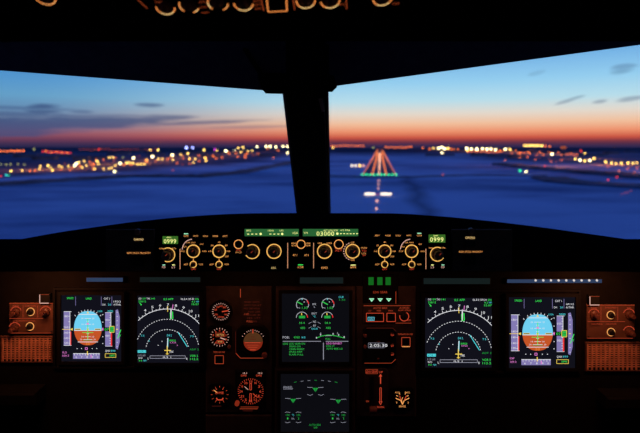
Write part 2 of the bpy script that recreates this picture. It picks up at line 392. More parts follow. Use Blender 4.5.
q.text('HDG', 294, 243, 1.6, 'lab', 5).text('V/S', 294, 245.3, 1.6, 'lab', 5).text('TRK', 308.3, 243, 1.6, 'lab', 4.6).text('FPA', 308.3, 245.3, 1.6, 'lab', 4.6)
q.text('100', 320, 242.8, 1.8, 'lab', 4).text('1000', 329.2, 242.8, 1.8, 'lab', 5).text('UP', 352.5, 242.2, 1.8, 'lab', 3.4).text('DN', 352.5, 259.6, 1.8, 'lab', 3.4)
q.text('PUSH', 363.9, 247.6, 1.7, 'lab', 5.4).text('TO', 363.9, 250.4, 1.7, 'lab_red', 4.6).text('LVL', 363.9, 253, 1.7, 'lab', 4.6).text('OFF', 363.9, 255, 1.2, 'lab_red', 3)
for x in (287.8, 313.6): q.line([(x, 242.4), (x, 268)], .65, 'lab_rule')
q.arc(352.5, 250.9, 8.9, 112, 248, .8, 'lab_pale', n=17, dash=True).make('lettering', T)
button_word(T, FG, n, 'AP 1', 295, 254.2, 2, 4.4); button_word(T, FG, n, 'AP 2', 306.6, 254.2, 2, 4.4)
button_word(T, FG, n, 'LOC', 273.9, 266.9, 2, 4.4, 'lab_hi'); button_word(T, FG, n, 'EXPED', 324.5, 266.9, 2, 6.2)
button_word(T, FG, n, 'A/THR', 300.6, 266.2, 2, 6, 'lab', 'green'); button_word(T, FG, n, 'APPR', 353, 266.4, 2, 6, 'lab', 'lcd_text')
for x in (234.5, 368.5):
    for y in (227.8, 268.6): G(FG).tube(x, y, [(.9, n-.001), (.9, n+.0006), (.6, n+.0009)], 'screw', n=10).make('screw', T)

# ------------------------------------------------------------------ main instrument panel
T = thing('instrument_panel', 'dark main instrument panel below the glareshield holding all displays', 'instrument panel', (0, 1.33, ZF))
s13 = 1.3/F
zb = (EYE-ZF)/s13+147
G(F0).box(320-1.48/s13, 264, 320+1.48/s13, zb, -.03, 0, 'board').make('board', T)
# raised blocks that carry the groups of instruments
G(F0).box(206, 286, 272, 412, -.005, .004, 'panel', .8).make('standby_instrument_plate', T)
G(F0).box(356, 286, 416, 416, -.005, .004, 'panel', .8).make('landing_gear_plate', T)
G(F0).hollow(276, 286, 355, 367, 5, -.002, .007, 'panel').make('engine_display_surround', T)
G(F0).hollow(275, 367.5, 355, 436, 5, -.002, .007, 'panel').make('system_display_surround', T)
G(F0).hollow(54, 287, 210-4, 368, 2.2, -.002, .006, 'bezel').make('display_surround', T)
G(F0).hollow(417, 289, 580, 373, 2.2, -.002, .006, 'bezel').make('display_surround', T)
for x, y in ((209, 289), (269, 289), (209, 409), (269, 409), (359, 289), (413, 289), (359, 413), (413, 413)):
    G(F0).tube(x, y, [(1, .003), (1, .0048), (.7, .005)], 'screw', n=10).make('screw', T)
g = G(F0)                                     # folded table and lower kick ledge under the outer displays
g.box(-20, 384, 46, 397, 0, .05, 'board', 2); g.make('table_edge', T)
G(F0).box(596, 388, 660, 400, 0, .05, 'board', 2).make('table_edge', T)
G(F0).box(206, 414, 272, 440, 0, .006, 'panel', 1).make('lower_cover', T)

def display(name, label, x0, y0, x1, y1, bz=3.2, bg='screen_bg'):
    T = thing(name, label, 'display', F0((x0+x1)/2, y1+bz, -.01))
    G(F0).hollow(x0-bz, y0-bz, x1+bz, y1+bz, bz, 0.001, .009, 'bezel').make('bezel', T)
    sc = G(F0).box(x0-.3, y0-.3, x1+.3, y1+.3, 0.0005, .0045, bg).make('screen', T)
    return T, sc
NS = .0047
def pfd(label, x0, y0, x1, y1, xf, right):
    T, sc = display('primary_flight_display', label, x0, y0, x1, y1)
    H = lambda: G(F0, NS, xf)
    cx, cy, r, hw, hy = 88.7, 327.5, 17, 13.8, 329.8
    def ball(upper):
        pts = []
        for i in range(61):
            a = 2*PI*i/60; ca = math.cos(a); x = cx+hw*math.copysign(abs(ca)**.82, ca); y = cy-r*math.sin(a)
            y = min(y, hy) if upper else max(y, hy); pts.append((x, y))
        out = [p for i, p in enumerate(pts[:-1]) if p != pts[i-1] or i == 0]
        return out
    g = H().poly(ball(True), 'sky', 1).poly(ball(False), 'earth', 1)
    g.line([(cx-hw, hy), (cx+hw, hy)], .45, 'white', 2)
    g.line([(cx-9.5, 313.8), (cx+9.5, 313.8)], .5, 'white', 2).line([(cx-10, 341.2), (cx+10, 341.2)], .5, 'white', 2)
    for dy, w in ((-3.2, 1.3), (-6.2, 3), (-9.2, 1.3), (-12, 3.2), (3.2, 1.3), (6.2, 3), (9, 4.5)):
        g.line([(cx-w, hy+dy), (cx+w, hy+dy)], .4, 'white', 2)
        if w > 2: g.text('10' if abs(dy) < 7 else '20', cx-w-2.2, hy+dy, 1.4, 'white', 2).text('10' if abs(dy) < 7 else '20', cx+w+2.2, hy+dy, 1.4, 'white', 2)
    g.ticks(cx, cy, r, r+1.6, (45, 60, 70, 80, 90, 100, 110, 120, 135), .5, 'white', 2)
    g.poly([(cx, cy-r+.2), (cx-1.2, cy-r+2.2), (cx+1.2, cy-r+2.2)], 'yellow', 3)
    g.text('50', cx, 343.1, 2.1, 'amber', 3.8).rect(cx-4.5, 339.2, cx+4.5, 339.8, 'dgreen', 2); g.make('attitude_ball', sc)
    g = H()
    for s in (-1, 1):
        a, b = cx+s*13, cx+s*7
        g.rect(min(a, b), 327.9, max(a, b), 329.3, 'yellow', 3).rect(min(a, b)+.4, 328.25, max(a, b)-.4, 328.95, 'ball_black', 4)
    g.rect(cx-1, 327.8, cx+1, 329.4, 'yellow', 3).rect(cx-.45, 328.2, cx+.45, 329, 'ball_black', 4); g.make('aircraft_symbol', sc)
    g = H().rect(cx-.3, 318, cx+.3, 338.5, 'green', 5).rect(cx-5.5, 331.6, cx+5.5, 332.1, 'green', 5)
    g.disc(cx, 323, 1.1, 'magenta', 5); g.make('flight_director', sc)
    g = H().rect(64.7, 311, 70.6, 344.6, 'tape', 1).line([(64.7, 311), (72.3, 311)], .5, 'white').line([(64.7, 344.6), (72.3, 344.6)], .5, 'white').line([(70.8, 311), (70.8, 344.6)], .5, 'white')
    for i, y in enumerate((315.6, 321, 326.4, 332, 337.4, 342.4)):
        g.line([(69.3, y), (70.8, y)], .4, 'white', 2)
        if i % 2 == 0 or i == 3: g.text(('180', '', '160', '140', '140', '')[i] or '120', 67, y, 1.9, 'white', 3.6, lay=2)
    g.text('120', 67, 342, 1.9, 'white', 3.6)
    g.rect(71, 331, 72.1, 344.6, 'red', 1).poly([(73.6, 327.3), (73.6, 329.9), (71, 328.6)], 'yellow', 3).line([(63.2, 328.6), (71, 328.6)], .5, 'yellow', 3).make('speed_tape', sc)
    g = H().rect(106, 312, 111.3, 345.4, 'tape', 1).line([(106, 312), (113, 312)], .4, 'white').line([(106, 345.4), (113, 345.4)], .4, 'white').line([(111.6, 312), (111.6, 345.4)], .5, 'white')
    g.text('010', 108.4, 319.2, 1.9, 'white', 4).text('005', 108.4, 335, 1.9, 'white', 4)
    for y in (314.5, 317, 322, 324.4, 332, 337.6, 340, 342.6): g.line([(110.2, y), (111.6, y)], .35, 'white', 2)
    g.rect(111.4, 332.5, 112.8, 345.3, 'red', 2)
    g.rect(104.2, 326.6, 110.6, 330.6, 'ball_black', 3).frame(110.4, 325.6, 115, 331.6, .5, 'yellow', 4).rect(110.6, 325.8, 114.8, 331.4, 'dgreen', 3)
    g.text('07', 107.6, 328.6, 2.4, 'green', 4, lay=5).text('20', 112.8, 327.2, 1.8, 'green', 3, lay=5).text('00', 112.8, 330, 1.8, 'green', 3, lay=5); g.make('altitude_tape', sc)
    g = H().poly([(116.4, 309.5), (116.4, 347.5), (118.4, 348.7), (120.4, 341), (120.4, 316), (118.6, 308.8)], 'tape', 1)
    for i in range(9): g.line([(117.4, 311.5+i*4.3), (118.6, 311.5+i*4.3)], .4, 'white', 2)
    g.line([(116.9, 328.6), (118.7, 328.6)], .8, 'yellow', 2).line([(121.6, 329), (118.4, 337.5)], .7, 'green', 3).text('7', 121, 335, 2, 'green', 1.4).make('vertical_speed_scale', sc)
    g = H().rect(74, 352.9, 100.6, 358, 'tape', 1).line([(74, 352.8), (100.6, 352.8)], .5, 'white')
    for i in range(10): g.line([(75.5+i*2.7, 353), (75.5+i*2.7, 354.3 if i % 2 else 354.8)], .4, 'white', 2)
    for t, x in (('6', 77.2), ('7', 82.6), ('8', 88), ('9', 93.4), ('10', 98.4)): g.text(t, x, 356.3, 1.8, 'white', 1.3)
    g.line([(cx-.4, 350.4), (cx-.4, 354.6)], .8, 'yellow', 3).line([(92, 354), (92, 357)], .8, 'magenta', 3).make('heading_tape', sc)
    g = H()
    for x in (78, 82.4, 93, 97.6): g.disc(x, 347.8, .42, 'white')
    for y in (314, 321.5, 336, 342.8): g.disc(103.6, y, .45, 'white')
    g.frame(86.2, 346.8, 88.2, 348.8, .5, 'magenta', 1).poly([(103.6, 326.9), (104.6, 328.5), (103.6, 330.1), (102.6, 328.5)], 'magenta', 1).make('landing_deviation_scale', sc)
    g = H().text('SPEED', 71.2, 297.6, 1.9, 'green', 6.6).text('LAND', 89.6, 297.9, 2, 'green', 5.6).text('CAT 1', 107.6, 298, 1.9, 'white', 5.8)
    g.text('DH', 104.8, 304, 1.7, 'white', 2.8).text('20', 110.3, 304, 1.7, 'cyan', 3).text('1FD2' if not right else 'AP1+2', 117.9, 301, 1.7, 'white', 7).text('A/THR', 117.9, 304, 1.8, 'white', 7.2)
    for x in (76.5, 102.1, 112.6): g.line([(x, 296), (x, 305)], .35, 'tape')
    g.text('1500', 100.8, 310.6, 1.6, 'cyan', 4.4).text('3000', 111, 310.4, 1.8, 'cyan', 5.6).make('mode_lettering', sc)
    g = H().text('QNH', 108.4, 350.1, 1.9, 'white', 4.6).text('999', 113.8, 350.1, 1.9, 'cyan', 4.6).frame(106, 352.9, 116.6, 356.6, .4, 'yellow').text('0999', 112.8, 354.8, 2, 'green', 5)
    g.text('ILS' if not right else 'ISW', 65.6, 351.6, 2, 'magenta', 4).text('109.3', 66.6, 354.9, 2, 'magenta', 6.4 if not right else 5.4); g.make('reading_lettering', sc)
ident = lambda x, y: (x, y)
pfd('leftmost display, attitude ball under blue sky with the left wide display beside it', 62.3, 294.2, 122.6, 360.6, ident, False)
pfd('rightmost display with a round blue and brown attitude ball, near the right speaker grille', 507.6, 296.2, 574.2, 367.2, lambda x, y: (536.8+(x-88.7)*1.10, 331.7+(y-327.4)*1.065), True)

def nd(label, x0, y0, x1, y1, xf):
    T, sc = display('navigation_display', label, x0, y0, x1, y1)
    H = lambda: G(F0, NS, xf)
    cx, cy = 167.8, 350.4; cl = (138.2, 199.8)
    g = H().arc(cx, cy, 42, 30, 150, .55, 'white', n=80, clip=cl)
    for i in range(-9, 10):
        a = 90+i*5.0
        if abs(i) <= 9:
            c, s = math.cos(math.radians(a)), math.sin(math.radians(a)); L = 2.4 if i % 2 == 0 else 1.2
            if cl[0] < cx+42*c < cl[1]: g.line([(cx+42*c, cy-42*s), (cx+(42+L)*c, cy-(42+L)*s)], .45, 'white')
    for i, t in ((-8, '3'), (-6, '4'), (-4, '5'), (-2, '6'), (0, '7'), (2, '8'), (4, '9'), (6, '10'), (8, '11')):
        a = 90-i*4.9-1; x, y = cx+46.3*math.cos(math.radians(a)), cy-46.3*math.sin(math.radians(a))
        if cl[0]+1 < x < cl[1]-1: g.text(t, x, y, 2.4, 'white', 2.2 if len(t) == 1 else 3.4)
    g.arc(cx, cy, 31.8, 12, 168, .5, 'white', n=65, dash=True, clip=cl).arc(cx, cy, 21.5, 12, 168, .5, 'white', n=45, dash=True)
    g.text('7.5', 143.3, 335, 1.7, 'cyan', 3.4).text('7.5', 192.4, 335.6, 1.7, 'cyan', 3.4).text('5', 149.6, 340, 1.6, 'cyan', 1.4)
    g.make('compass_arc', sc)
    g = H().line([(168.3, 305.5), (168.3, 311)], .6, 'yellow', 3).line([(173.6, 303.8), (173, 308.5)], .6, 'magenta', 3)
    g.line([(171.6, 309), (171.4, 318.4)], 1.0, 'white', 2).line([(173, 311), (173.4, 318)], .9, 'green', 3).line([(173.4, 318), (171, 318.2), (170.8, 312)], .5, 'green', 3); g.make('heading_bug', sc)
    g = H().line([(178.6, 331.6), (187.8, 346)], .7, 'cyan', 2)
    g.line([(168.5, 337.2), (168.1, 346.5)], 1.1, 'cyan', 2).line([(168.3, 337.2), (167.9, 349)], .6, 'white', 3)
    g.text('D4.2', 169.9, 334.6, 2, 'cyan', 4.6).text('RW25', 173.2, 339.8, 1.8, 'green', 6).text('CF25', 173.6, 341.8, 1.4, 'magenta', 6); g.disc(162.6, 340.6, .4, 'white').disc(177.8, 344.5, .4, 'magenta').disc(158.8, 344.6, .4, 'white').make('route_line', sc)
    g = H().line([(167.8, 345), (167.8, 354)], .8, 'yellow', 4).line([(165, 349.6), (171.4, 349.6)], .8, 'yellow', 4).line([(166.4, 353), (169.4, 353)], .6, 'yellow', 4).text('TRK', 171.8, 350.9, 2.2, 'white', 4.4).make('aircraft_symbol', sc)
    g = H().frame(150.6, 355, 185.8, 357.6, .45, 'grey').text('ILS 1', 167.6, 356.4, 1.6, 'white', 8).text('L', 149, 357.6, 2, 'white', 1.2).text('R', 187.4, 358, 2, 'white', 1.3).make('scale_bar', sc)
    g = H().text('GS', 140.6, 298, 1.7, 'white', 2.8).text('139', 144.6, 298, 1.7, 'green', 3.6).text('TAS', 149, 298, 1.7, 'white', 3.4).text('141', 153.6, 298, 1.7, 'green', 3.6)
    g.text('250/12', 143, 300.8, 1.8, 'green', 7.4).line([(140.4, 302.4), (142.4, 304.4)], .6, 'green').line([(142.4, 304.4), (141, 304.2)], .5, 'green')
    g.text('ILS APP', 169, 298.5, 2, 'green', 9.6).text('ILS1', 184.4, 298.4, 1.8, 'white', 5.6).text('109.30', 191.5, 298.4, 1.8, 'white', 6).text('246', 197.4, 298.4, 1.6, 'green', 3.4)
    g.text('4.2', 194, 301, 1.7, 'green', 3.4).text('NM', 198, 301, 1.6, 'cyan', 2.6).text('15:07', 195.8, 303.6, 1.8, 'green', 7)
    g.rect(138.4, 349.4, 146.6, 352, 'cyan', 1).text('VOR 1', 142.5, 350.7, 1.7, 'screen_bg', 7).text('115.60', 142.3, 354.6, 1.8, 'grey', 7.4).text('SVO', 141, 357.2, 1.7, 'white', 4).text('9.4', 141, 359.8, 1.6, 'green', 3).text('NM', 145.4, 359.8, 1.6, 'cyan', 2.8)
    g.text('ADF 2', 194.6, 348.6, 1.7, 'dgreen', 9).text('VOR 2', 194.4, 355, 2, 'green', 8).text('112.2', 194.6, 358.2, 2, 'green', 8).make('lettering', sc)
nd('left arc navigation display beside the leftmost attitude display', 138, 294.6, 200, 362, ident)
nd('right arc navigation display between landing gear controls and rightmost attitude display', 424.4, 296.8, 491, 366.8, lambda x, y: (457.8+(x-167.8)*1.055, 354.1+(y-350.4)*1.055))

# upper central display
T, sc = display('engine_display', 'upper central display with four small engine dials and green checklist lines', 282, 292.6, 349, 361.2, bg='screen_bg_dim')
for cx in (302.6, 327.8):
    g = G(F0, NS).arc(cx, 304, 6.1, -25, 215, .5, 'softwhite').arc(cx, 304, 6.1, 5, 45, .8, 'red', 2, n=6).line([(cx, 304), (cx-5.8, 300.9)], 1.0, 'mgreen', 3)
    g.text('1.03', cx+2.2, 307.2, 2.2, 'mgreen', 5.4).text('6', cx-3, 307.2, 1.6, 'grey', 1.2).disc(cx+1.6, 301.4, .5, 'softwhite').line([(cx-.6, 299.4), (cx-.6, 297.4)], .5, 'cyan'); g.ticks(cx, 304, 5, 6.1, (-25, 30, 90, 150, 215), .4, 'softwhite').make('engine_dial', sc)
    g = G(F0, NS).arc(cx-.6, 317, 5.6, 0, 180, .5, 'softwhite').arc(cx-.6, 317, 5.6, 0, 30, .8, 'red', 2, n=5).line([(cx-.8, 314.6), (cx-1, 312.4)], .8, 'yellow', 2).rect(cx-3.6, 315.1, cx+2.6, 317.7, 'dgreen').text('385', cx-.4, 316.4, 2, 'mgreen', 5).make('temperature_dial', sc)
g = G(F0, NS)
for x in (302, 327.6): g.text('58.4', x, 322.2, 1.9, 'mgreen', 5.6).text('480', x+.6, 327.2, 2.2, 'mgreen', 4.8)
g.text('EPR', 314.3, 303.6, 1.8, 'softwhite', 3.6).text('%', 314.3, 306.4, 1.8, 'grey').text('EGT', 314.3, 312.8, 1.8, 'softwhite', 5).text('°C', 314.3, 315.8, 1.8, 'cyan').text('N2', 314.6, 321, 2, 'softwhite', 3).text('FF', 314.6, 325, 2, 'softwhite', 2.6).text('KG/H', 314.6, 328, 1.7, 'cyan', 6)
for s in (-1, 1):
    g.line([(314.6+s*3, 321.4), (314.6+s*6, 323)], .4, 'grey').line([(314.6+s*3, 326), (314.6+s*6, 327.6)], .4, 'grey')
g.text('CLB', 341, 296.4, 1.9, 'cyan', 4.6).text('1.41', 342, 299.2, 1.9, 'dgreen', 5.6).text('FOB:', 286.2, 336.6, 2.2, 'softwhite', 6.6).text('4960', 296.8, 336.6, 2.2, 'mgreen', 6).text('KG', 303.6, 336.6, 1.8, 'cyan', 3.4)
g.make('engine_lettering', sc)
g = G(F0, NS).line([(316, 337.4), (322, 335.2), (328.4, 334.2), (336, 335.2), (344.6, 337.4)], .6, 'mgreen', 2).line([(323, 335), (334, 334.8)], .4, 'softwhite', 1)
for x, y in ((316.5, 337), (320.6, 334), (333, 333.2), (338.6, 334.2), (344, 336.2)): g.rect(x-.5, y-.8, x+.5, y+.8, 'softwhite', 3)
g.text('FULL', 328, 338.2, 1.8, 'mgreen', 5).text('S', 320.6, 332.4, 1.6, 'softwhite').text('F', 337.6, 332.6, 1.6, 'softwhite').make('flap_position_scale', sc)
g = G(F0, NS).line([(283, 340.6), (321, 340.6)], .55, 'grey').line([(325.7, 340.6), (348.3, 340.6)], .55, 'grey').line([(323.4, 342), (323.4, 358.8)], .7, 'grey')
g.text('LDG', 285.6, 342.9, 1.8, 'mgreen', 4.8)
for i, (t, w) in enumerate((('LDG GEAR DN', 15.6), ('SIGNS ON', 11), ('CABIN READY', 15), ('SPLRS ARM', 12.6), ('FLAPS FULL', 14))): g.text(t, 289.4, 342.9+i*2.7, 1.75, 'mgreen', w, 'l')
g.text('LDG INHIBIT', 326.4, 342.6, 1.9, 'magenta', 15.4, 'l').text('LDG LT', 326.4, 345.2, 1.8, 'mgreen', 8, 'l').text('AUTO BRK LO', 326.4, 347.9, 1.8, 'mgreen', 16, 'l').make('checklist_lettering', sc)
# lower central display
T, sc = display('system_display', 'lower central display showing dim green wheel and brake diagrams', 280.8, 372.4, 349, 432, bg='screen_bg_dim')
g = G(F0, NS).text('WHEEL', 288, 386.4, 2.4, 'grey', 9.6).line([(283.4, 388.2), (292.8, 388.2)], .35, 'grey')
for i in range(7):
    x = 294+i*6.8; y = 382-2.6*math.sin(PI*(i+.3)/7.2); g.line([(x, y), (x+2.6, y-.25*(3-i))], .35, 'grey' if i % 3 else 'dgreen')
g.make('page_title', sc)
for cx, cy in ((315.4, 387), (293.2, 398), (338.2, 398.8)):
    q = G(F0, NS).poly([(cx-2.8, cy), (cx, cy+4.2), (cx+2.8, cy)], 'dgreen', 1).line([(cx-8, cy-.6), (cx-2.8, cy-.3)], .4, 'grey').line([(cx+2.8, cy-.3), (cx+8, cy-.6)], .4, 'grey').line([(cx, cy), (cx, cy+4.2)], .3, 'screen_bg', 2)
    q.make('wheel_symbol', sc)
q = G(F0, NS)
for cx in (310, 321): q.line([(cx-2.8, 393.4), (cx, 394.6), (cx+2.8, 393.4)], .35, 'grey')
for c0 in (293.2, 338):
    for s in (-1, 1):
        cx = c0+s*5.4
        q.line([(cx-2.6, 411.6), (cx-1, 410.9), (cx+2.6, 411.6)], .35, 'grey').line([(cx-2.6, 421), (cx-1, 421.8), (cx+2.6, 421)], .35, 'grey').text('190' if s < 0 else '185', cx, 414, 2, 'dgreen', 3.4).text('1' if s < 0 else '2', cx, 417.4, 1.8, 'mgreen', 1.2)
    q.text('°C', c0, 414, 1.7, 'cyan', 2).text('REL', c0, 417.6, 1.6, 'grey', 2.8)
q.text('AUTO BRK', 315, 423.8, 1.9, 'dgreen', 12).text('LO', 315.6, 426.4, 1.7, 'mgreen', 3).make('brake_lettering', sc)

# ------------------------------------------------------------------ standby instruments
NP = .004
def dial(name, label, cx, cy, r, cat='gauge', square=False):
    T = thing(name, label, cat, F0(cx, cy+r+2, NP))
    if square: G(F0).octo(cx-r-2, cy-r-2, cx+r+2, cy+r+2, 2.2, NP-.001, NP+.005, 'bezel', .7).make('case', T)
    else: G(F0).ring3(cx, cy, r+1.4, 2.4, NP-.001, NP+.006, 'bezel').make('case', T)
    G(F0).tube(cx, cy, [(r+.2, NP-.001), (r+.2, NP+(.0055 if square else .002))], 'black').make('dial_face', T)
    return T, NP+(.0056 if square else .0021)
T, n = dial('airspeed_indicator', 'small round standby airspeed gauge, topmost of the left round gauges', 221.4, 310.8, 9)
g = G(F0, n).ticks(221.4, 310.8, 7.4, 8.9, [i*15 for i in range(24)], .4, 'lab_pale')
for a, t in ((90, '60'), (50, '80'), (-30, '140'), (-75, '180'), (-110, '200'), (-150, '250'), (160, '300'), (125, '350')): g.text(t, 221.4+5.6*math.cos(math.radians(a)), 310.8-5.6*math.sin(math.radians(a)), 1.8, 'lab_red', 3)
g.make('dial_marks', T); G(F0, n+.002).line([(221.4, 310.8), (229, 309.6)], 1.0, 'lab_red').disc(221.4, 310.8, 1.2, 'black', 3).make('needle', T)
T, n = dial('altimeter', 'small round standby altimeter in the middle of the left round gauges', 220.4, 335.8, 9.8, square=True)
g = G(F0, n).ticks(220.4, 335.8, 8, 9.4, [90-i*36 for i in range(10)]+[72-i*36 for i in range(10)], .4, 'lab_pale')
for i in range(10): a = 90-i*36; g.text(str(i), 220.4+6.6*math.cos(math.radians(a)), 335.8-6.6*math.sin(math.radians(a)), 1.9, 'lab_red', 1.3)
g.make('dial_marks', T); g = G(F0, n+.0005).frame(216.6, 331.6, 225.4, 335.2, .4, 'lab_dim').text('00720', 221, 333.4, 2.1, 'lab', 7).frame(217.6, 339, 224, 341.6, .4, 'lab_red').text('999', 220.8, 340.3, 1.7, 'lab', 4.6); g.make('drum_readout', T)
G(F0, n+.002).line([(220.4, 335.8), (226.2, 337.8)], .8, 'lab_pale').disc(220.4, 335.8, .9, 'black', 3).make('needle', T)
G(F0).tube(230, 345, [(1.7, NP), (1.7, .014), (1.3, .015)], 'knob').make('setting_knob', T)
T = thing('square_push_switch', 'square lit push switch below the two upper round gauges', 'switch', F0(220, 363, NP))
G(F0).box(215.3, 353.5, 224.6, 362.4, NP-.001, NP+.006, 'black', .6).make('button', T)
G(F0, NP+.0062).frame(215.8, 353.9, 224.2, 362, .55, 'lab_dim').make('lit_edge', T); G(F0, NP).text('TERR ON ND', 219.4, 351.4, 1.7, 'lab_dim', 11.5).make('lettering', T)
T = thing('standby_horizon', 'standby horizon with octagonal black surround and small orange ball', 'gauge', F0(252.5, 357.5, NP))
G(F0).octo(235.8, 324.4, 269.4, 357.4, 5.5, NP-.001, NP+.005, 'bezel', .9).make('case', T)
G(F0, NP+.0052).line([(236.5, 351.8), (241, 356.6), (264, 356.6)], .5, 'lab_dim').line([(236.3, 330), (236.3, 351.8)], .35, 'lab_faint').make('lit_edge', T)
G(F0).ring3(253.6, 340.4, 12.5, 1.6, NP+.004, NP+.009, 'bezel').make('rim', T)
g = G(F0); cx, cy, r = 253.6, 340.2, 9.6
vs, fs = [], []
for i in range(13):
    la = PI/2*i/12
    for j in range(28): vs.append(F0(cx+r*math.cos(la)*math.cos(2*PI*j/28), cy+r*math.cos(la)*math.sin(2*PI*j/28), NP+.004+.008*math.sin(la)))
for i in range(12):
    for j in range(28):
        f_ = (i*28+j, i*28+(j+1) % 28, (i+1)*28+(j+1) % 28, (i+1)*28+j)
        g.add([], [], 'ball_sky'); g.fc.append(f_); g.sm.append(True); g.mi.append(0 if j >= 14 else g.m('ball_ground'))
g.v = vs; ball = g.make('horizon_ball', T)
g = G(F0, NP+.0124)
for dy, w, mt in ((0, 7.6, 'lab_red'), (-3.4, 3.2, 'lab_faint'), (-5.6, 2, 'lab_faint'), (2.4, 5.6, 'lab_dim'), (4.6, 4.6, 'lab_dim'), (7, 2.8, 'lab_red'), (1.2, 7, 'lab_faint')): g.line([(cx-w, cy+dy), (cx+w, cy+dy)], .55, mt)
g.make('pitch_lines', ball)
g = G(F0, NP+.0092).ticks(cx, cy, 11.2, 12.4, (30, 45, 60, 70, 80, 100, 110, 120, 135, 150), .4, 'lab_dim').line([(cx, cy-12.6), (cx, cy-8.6)], .9, 'lab_red').text('RADIO', 0, 0, .01, 'lab_faint') if False else G(F0, NP+.0092).ticks(cx, cy, 11.2, 12.4, (30, 45, 60, 70, 80, 100, 110, 120, 135, 150), .4, 'lab_pale').line([(cx, cy-12.8), (cx, cy-8.8)], .9, 'lab_red')
g.make('roll_marks', T)
G(F0).tube(265, 353, [(2.8, NP+.004), (2.8, .016), (2.2, .018)], 'knob').make('caging_knob', T)
T = thing('placard', 'dim placard with rows of small speed figures above the standby horizon', 'placard', F0(252, 323, NP))
G(F0).box(242, 298.5, 262.5, 323, NP-.001, NP+.0012, 'panel', .2).make('plate', T)
g = G(F0, NP+.0013)
for i, (t, x, w) in enumerate((('SPEED LIMITS', 252, 15), ('VMO 350 KT', 253, 17), ('VLE 280 MLO', 252, 16), ('VLO 250', 254, 12), ('VFE 215 200 185', 252, 17), ('185 177', 254, 13), ('KT IAS', 252, 10))): g.text(t, x, 301.4+i*3.2, 1.7, 'lab_faint' if i < 3 else 'lab_faint', w)
g.text('1+F', 247, 313.4, 2, 'lab_dim', 4).text('FULL', 250, 320.6, 2, 'lab_dim', 6); g.make('lettering', T)
G(F0, NP).line([(240.7, 288.4), (240.7, 297)], .6, 'lab_dim').make('lit_line', bpy.data.objects['instrument_panel'])
T, n = dial('radio_distance_gauge', 'small square-cased round gauge, lowest on the left of the radio compass', 220.4, 392.8, 9, square=True)
g = G(F0, n).ticks(220.4, 392.8, 7, 8.8, [i*30 for i in range(12)], .4, 'lab_dim').ticks(220.4, 392.8, 5.6, 7, [60, 120, 240, 300], .5, 'lab_red')
g.text('DME', 220.4, 391, 2.4, 'lab_red', 8).line([(217, 396), (218.6, 398), (222.6, 398), (224, 396)], 1, 'lab_red').make('dial_marks', T); G(F0, n+.002).line([(214.6, 387.8), (218, 390.4)], .7, 'lab').make('needle', T)
G(F0, n).line([(213, 404.2), (222, 404.2)], .4, 'lab_faint').make('lettering', T)
T = thing('radio_compass', 'square radio compass with red lit card, right of the lowest small gauge', 'gauge', F0(251, 406, NP))
G(F0).box(235.6, 368.2, 266.4, 406, NP-.001, NP+.005, 'bezel', .8).make('case', T)
G(F0).box(238, 370, 264.4, 404, NP, NP+.0056, 'black', .3).make('dial_face', T)
n = NP+.0058; cx, cy = 251.2, 389.5
g = G(F0, n).ticks(cx, cy, 11.4, 13, [i*10 for i in range(36)], .35, 'lab_red')
for i, t in enumerate(('N', '3', '6', 'E', '12', '15', 'S', '21', '24', 'W', '30', '33')):
    a = 60-i*30; g.text(t, cx+9.6*math.cos(math.radians(a)), cy-9.6*math.sin(math.radians(a)), 2.4, 'lab_red', 1.8 if len(t) == 1 else 3)
g.make('compass_card', T)
G(F0, n+.001).frame(cx-.8, cy-8, cx+.8, cy-1.6, .5, 'lab_red').frame(cx-.8, cy+2, cx+.8, cy+9.6, .5, 'lab_red').line([(cx-6, cy-5), (cx-2.4, cy-1.8)], .5, 'lab_pale').line([(cx+2.4, cy+2), (cx+7, cy+6)], .6, 'lab_red').line([(cx+3, cy+6.4), (cx+6, cy+3)], .4, 'lab_red').make('needle', T)
q = G(F0, n)
for x in (244.4, 259.4): q.text('DME', x, 373.8, 1.8, 'lab_red', 5.6).text('18.4', x+1.2, 371.4, 1.6, 'lab_pale', 4)
q.line([(241, 405), (259, 405)], .4, 'lab_dim').make('lettering', T)
G(F0).tube(238, 400.6, [(2.2, .005), (2.2, .018), (1.7, .019)], 'ball_ground').make('selector_knob', T)
G(F0, NP).line([(240, 408), (258, 408)], .5, 'lab_dim').line([(243, 410), (253, 410)], .4, 'lab_faint').make('lit_line', bpy.data.objects['instrument_panel'])

# ------------------------------------------------------------------ landing gear side
T = thing('landing_gear_indicator', 'landing gear indicator with three painted green reflections above three pale green triangles', 'indicator', F0(380, 303, NP))
G(F0).box(362.5, 274.5, 398, 302.6, -.002, .006, 'faceplate', .5).make('faceplate', T)
for cx in (370.8, 379.6, 387.8): G(F0).box(cx-2.6, 276.6, cx+2.6, 284.4, .005, .0068, 'reflected_green', .3).make('reflected_bar', T)  # bars glow in place of the gear lamps' blurred green reflections
for cx in (371.4, 379.9, 388.4):
    w = G(F0).box(cx-3.6, 295.6, cx+3.6, 302, .005, .0068, 'black', .3).make('lamp_window', T)
    G(F0, .0069).poly([(cx-2.7, 297.6), (cx, 301), (cx+2.7, 297.6)], 'gear_tri').line([(cx-1.2, 298.7), (cx+1.2, 298.7)], .5, 'dgreen', 2).make('lit_triangle', w)
G(F0, .0062).text('LDG GEAR', 380, 291.4, 2.2, 'lab_dim', 14).line([(395.5, 290.8), (395.5, 303)], .4, 'lab_dim').make('lettering', T)
T = thing('autobrake_panel', 'red edged autobrake panel with two wide buttons under the green triangles', 'control panel', F0(386, 323.4, NP))
G(F0).box(362.5, 304.4, 411.5, 322.8, NP-.001, NP+.0025, 'panel', .4).make('faceplate', T); n = NP+.0026
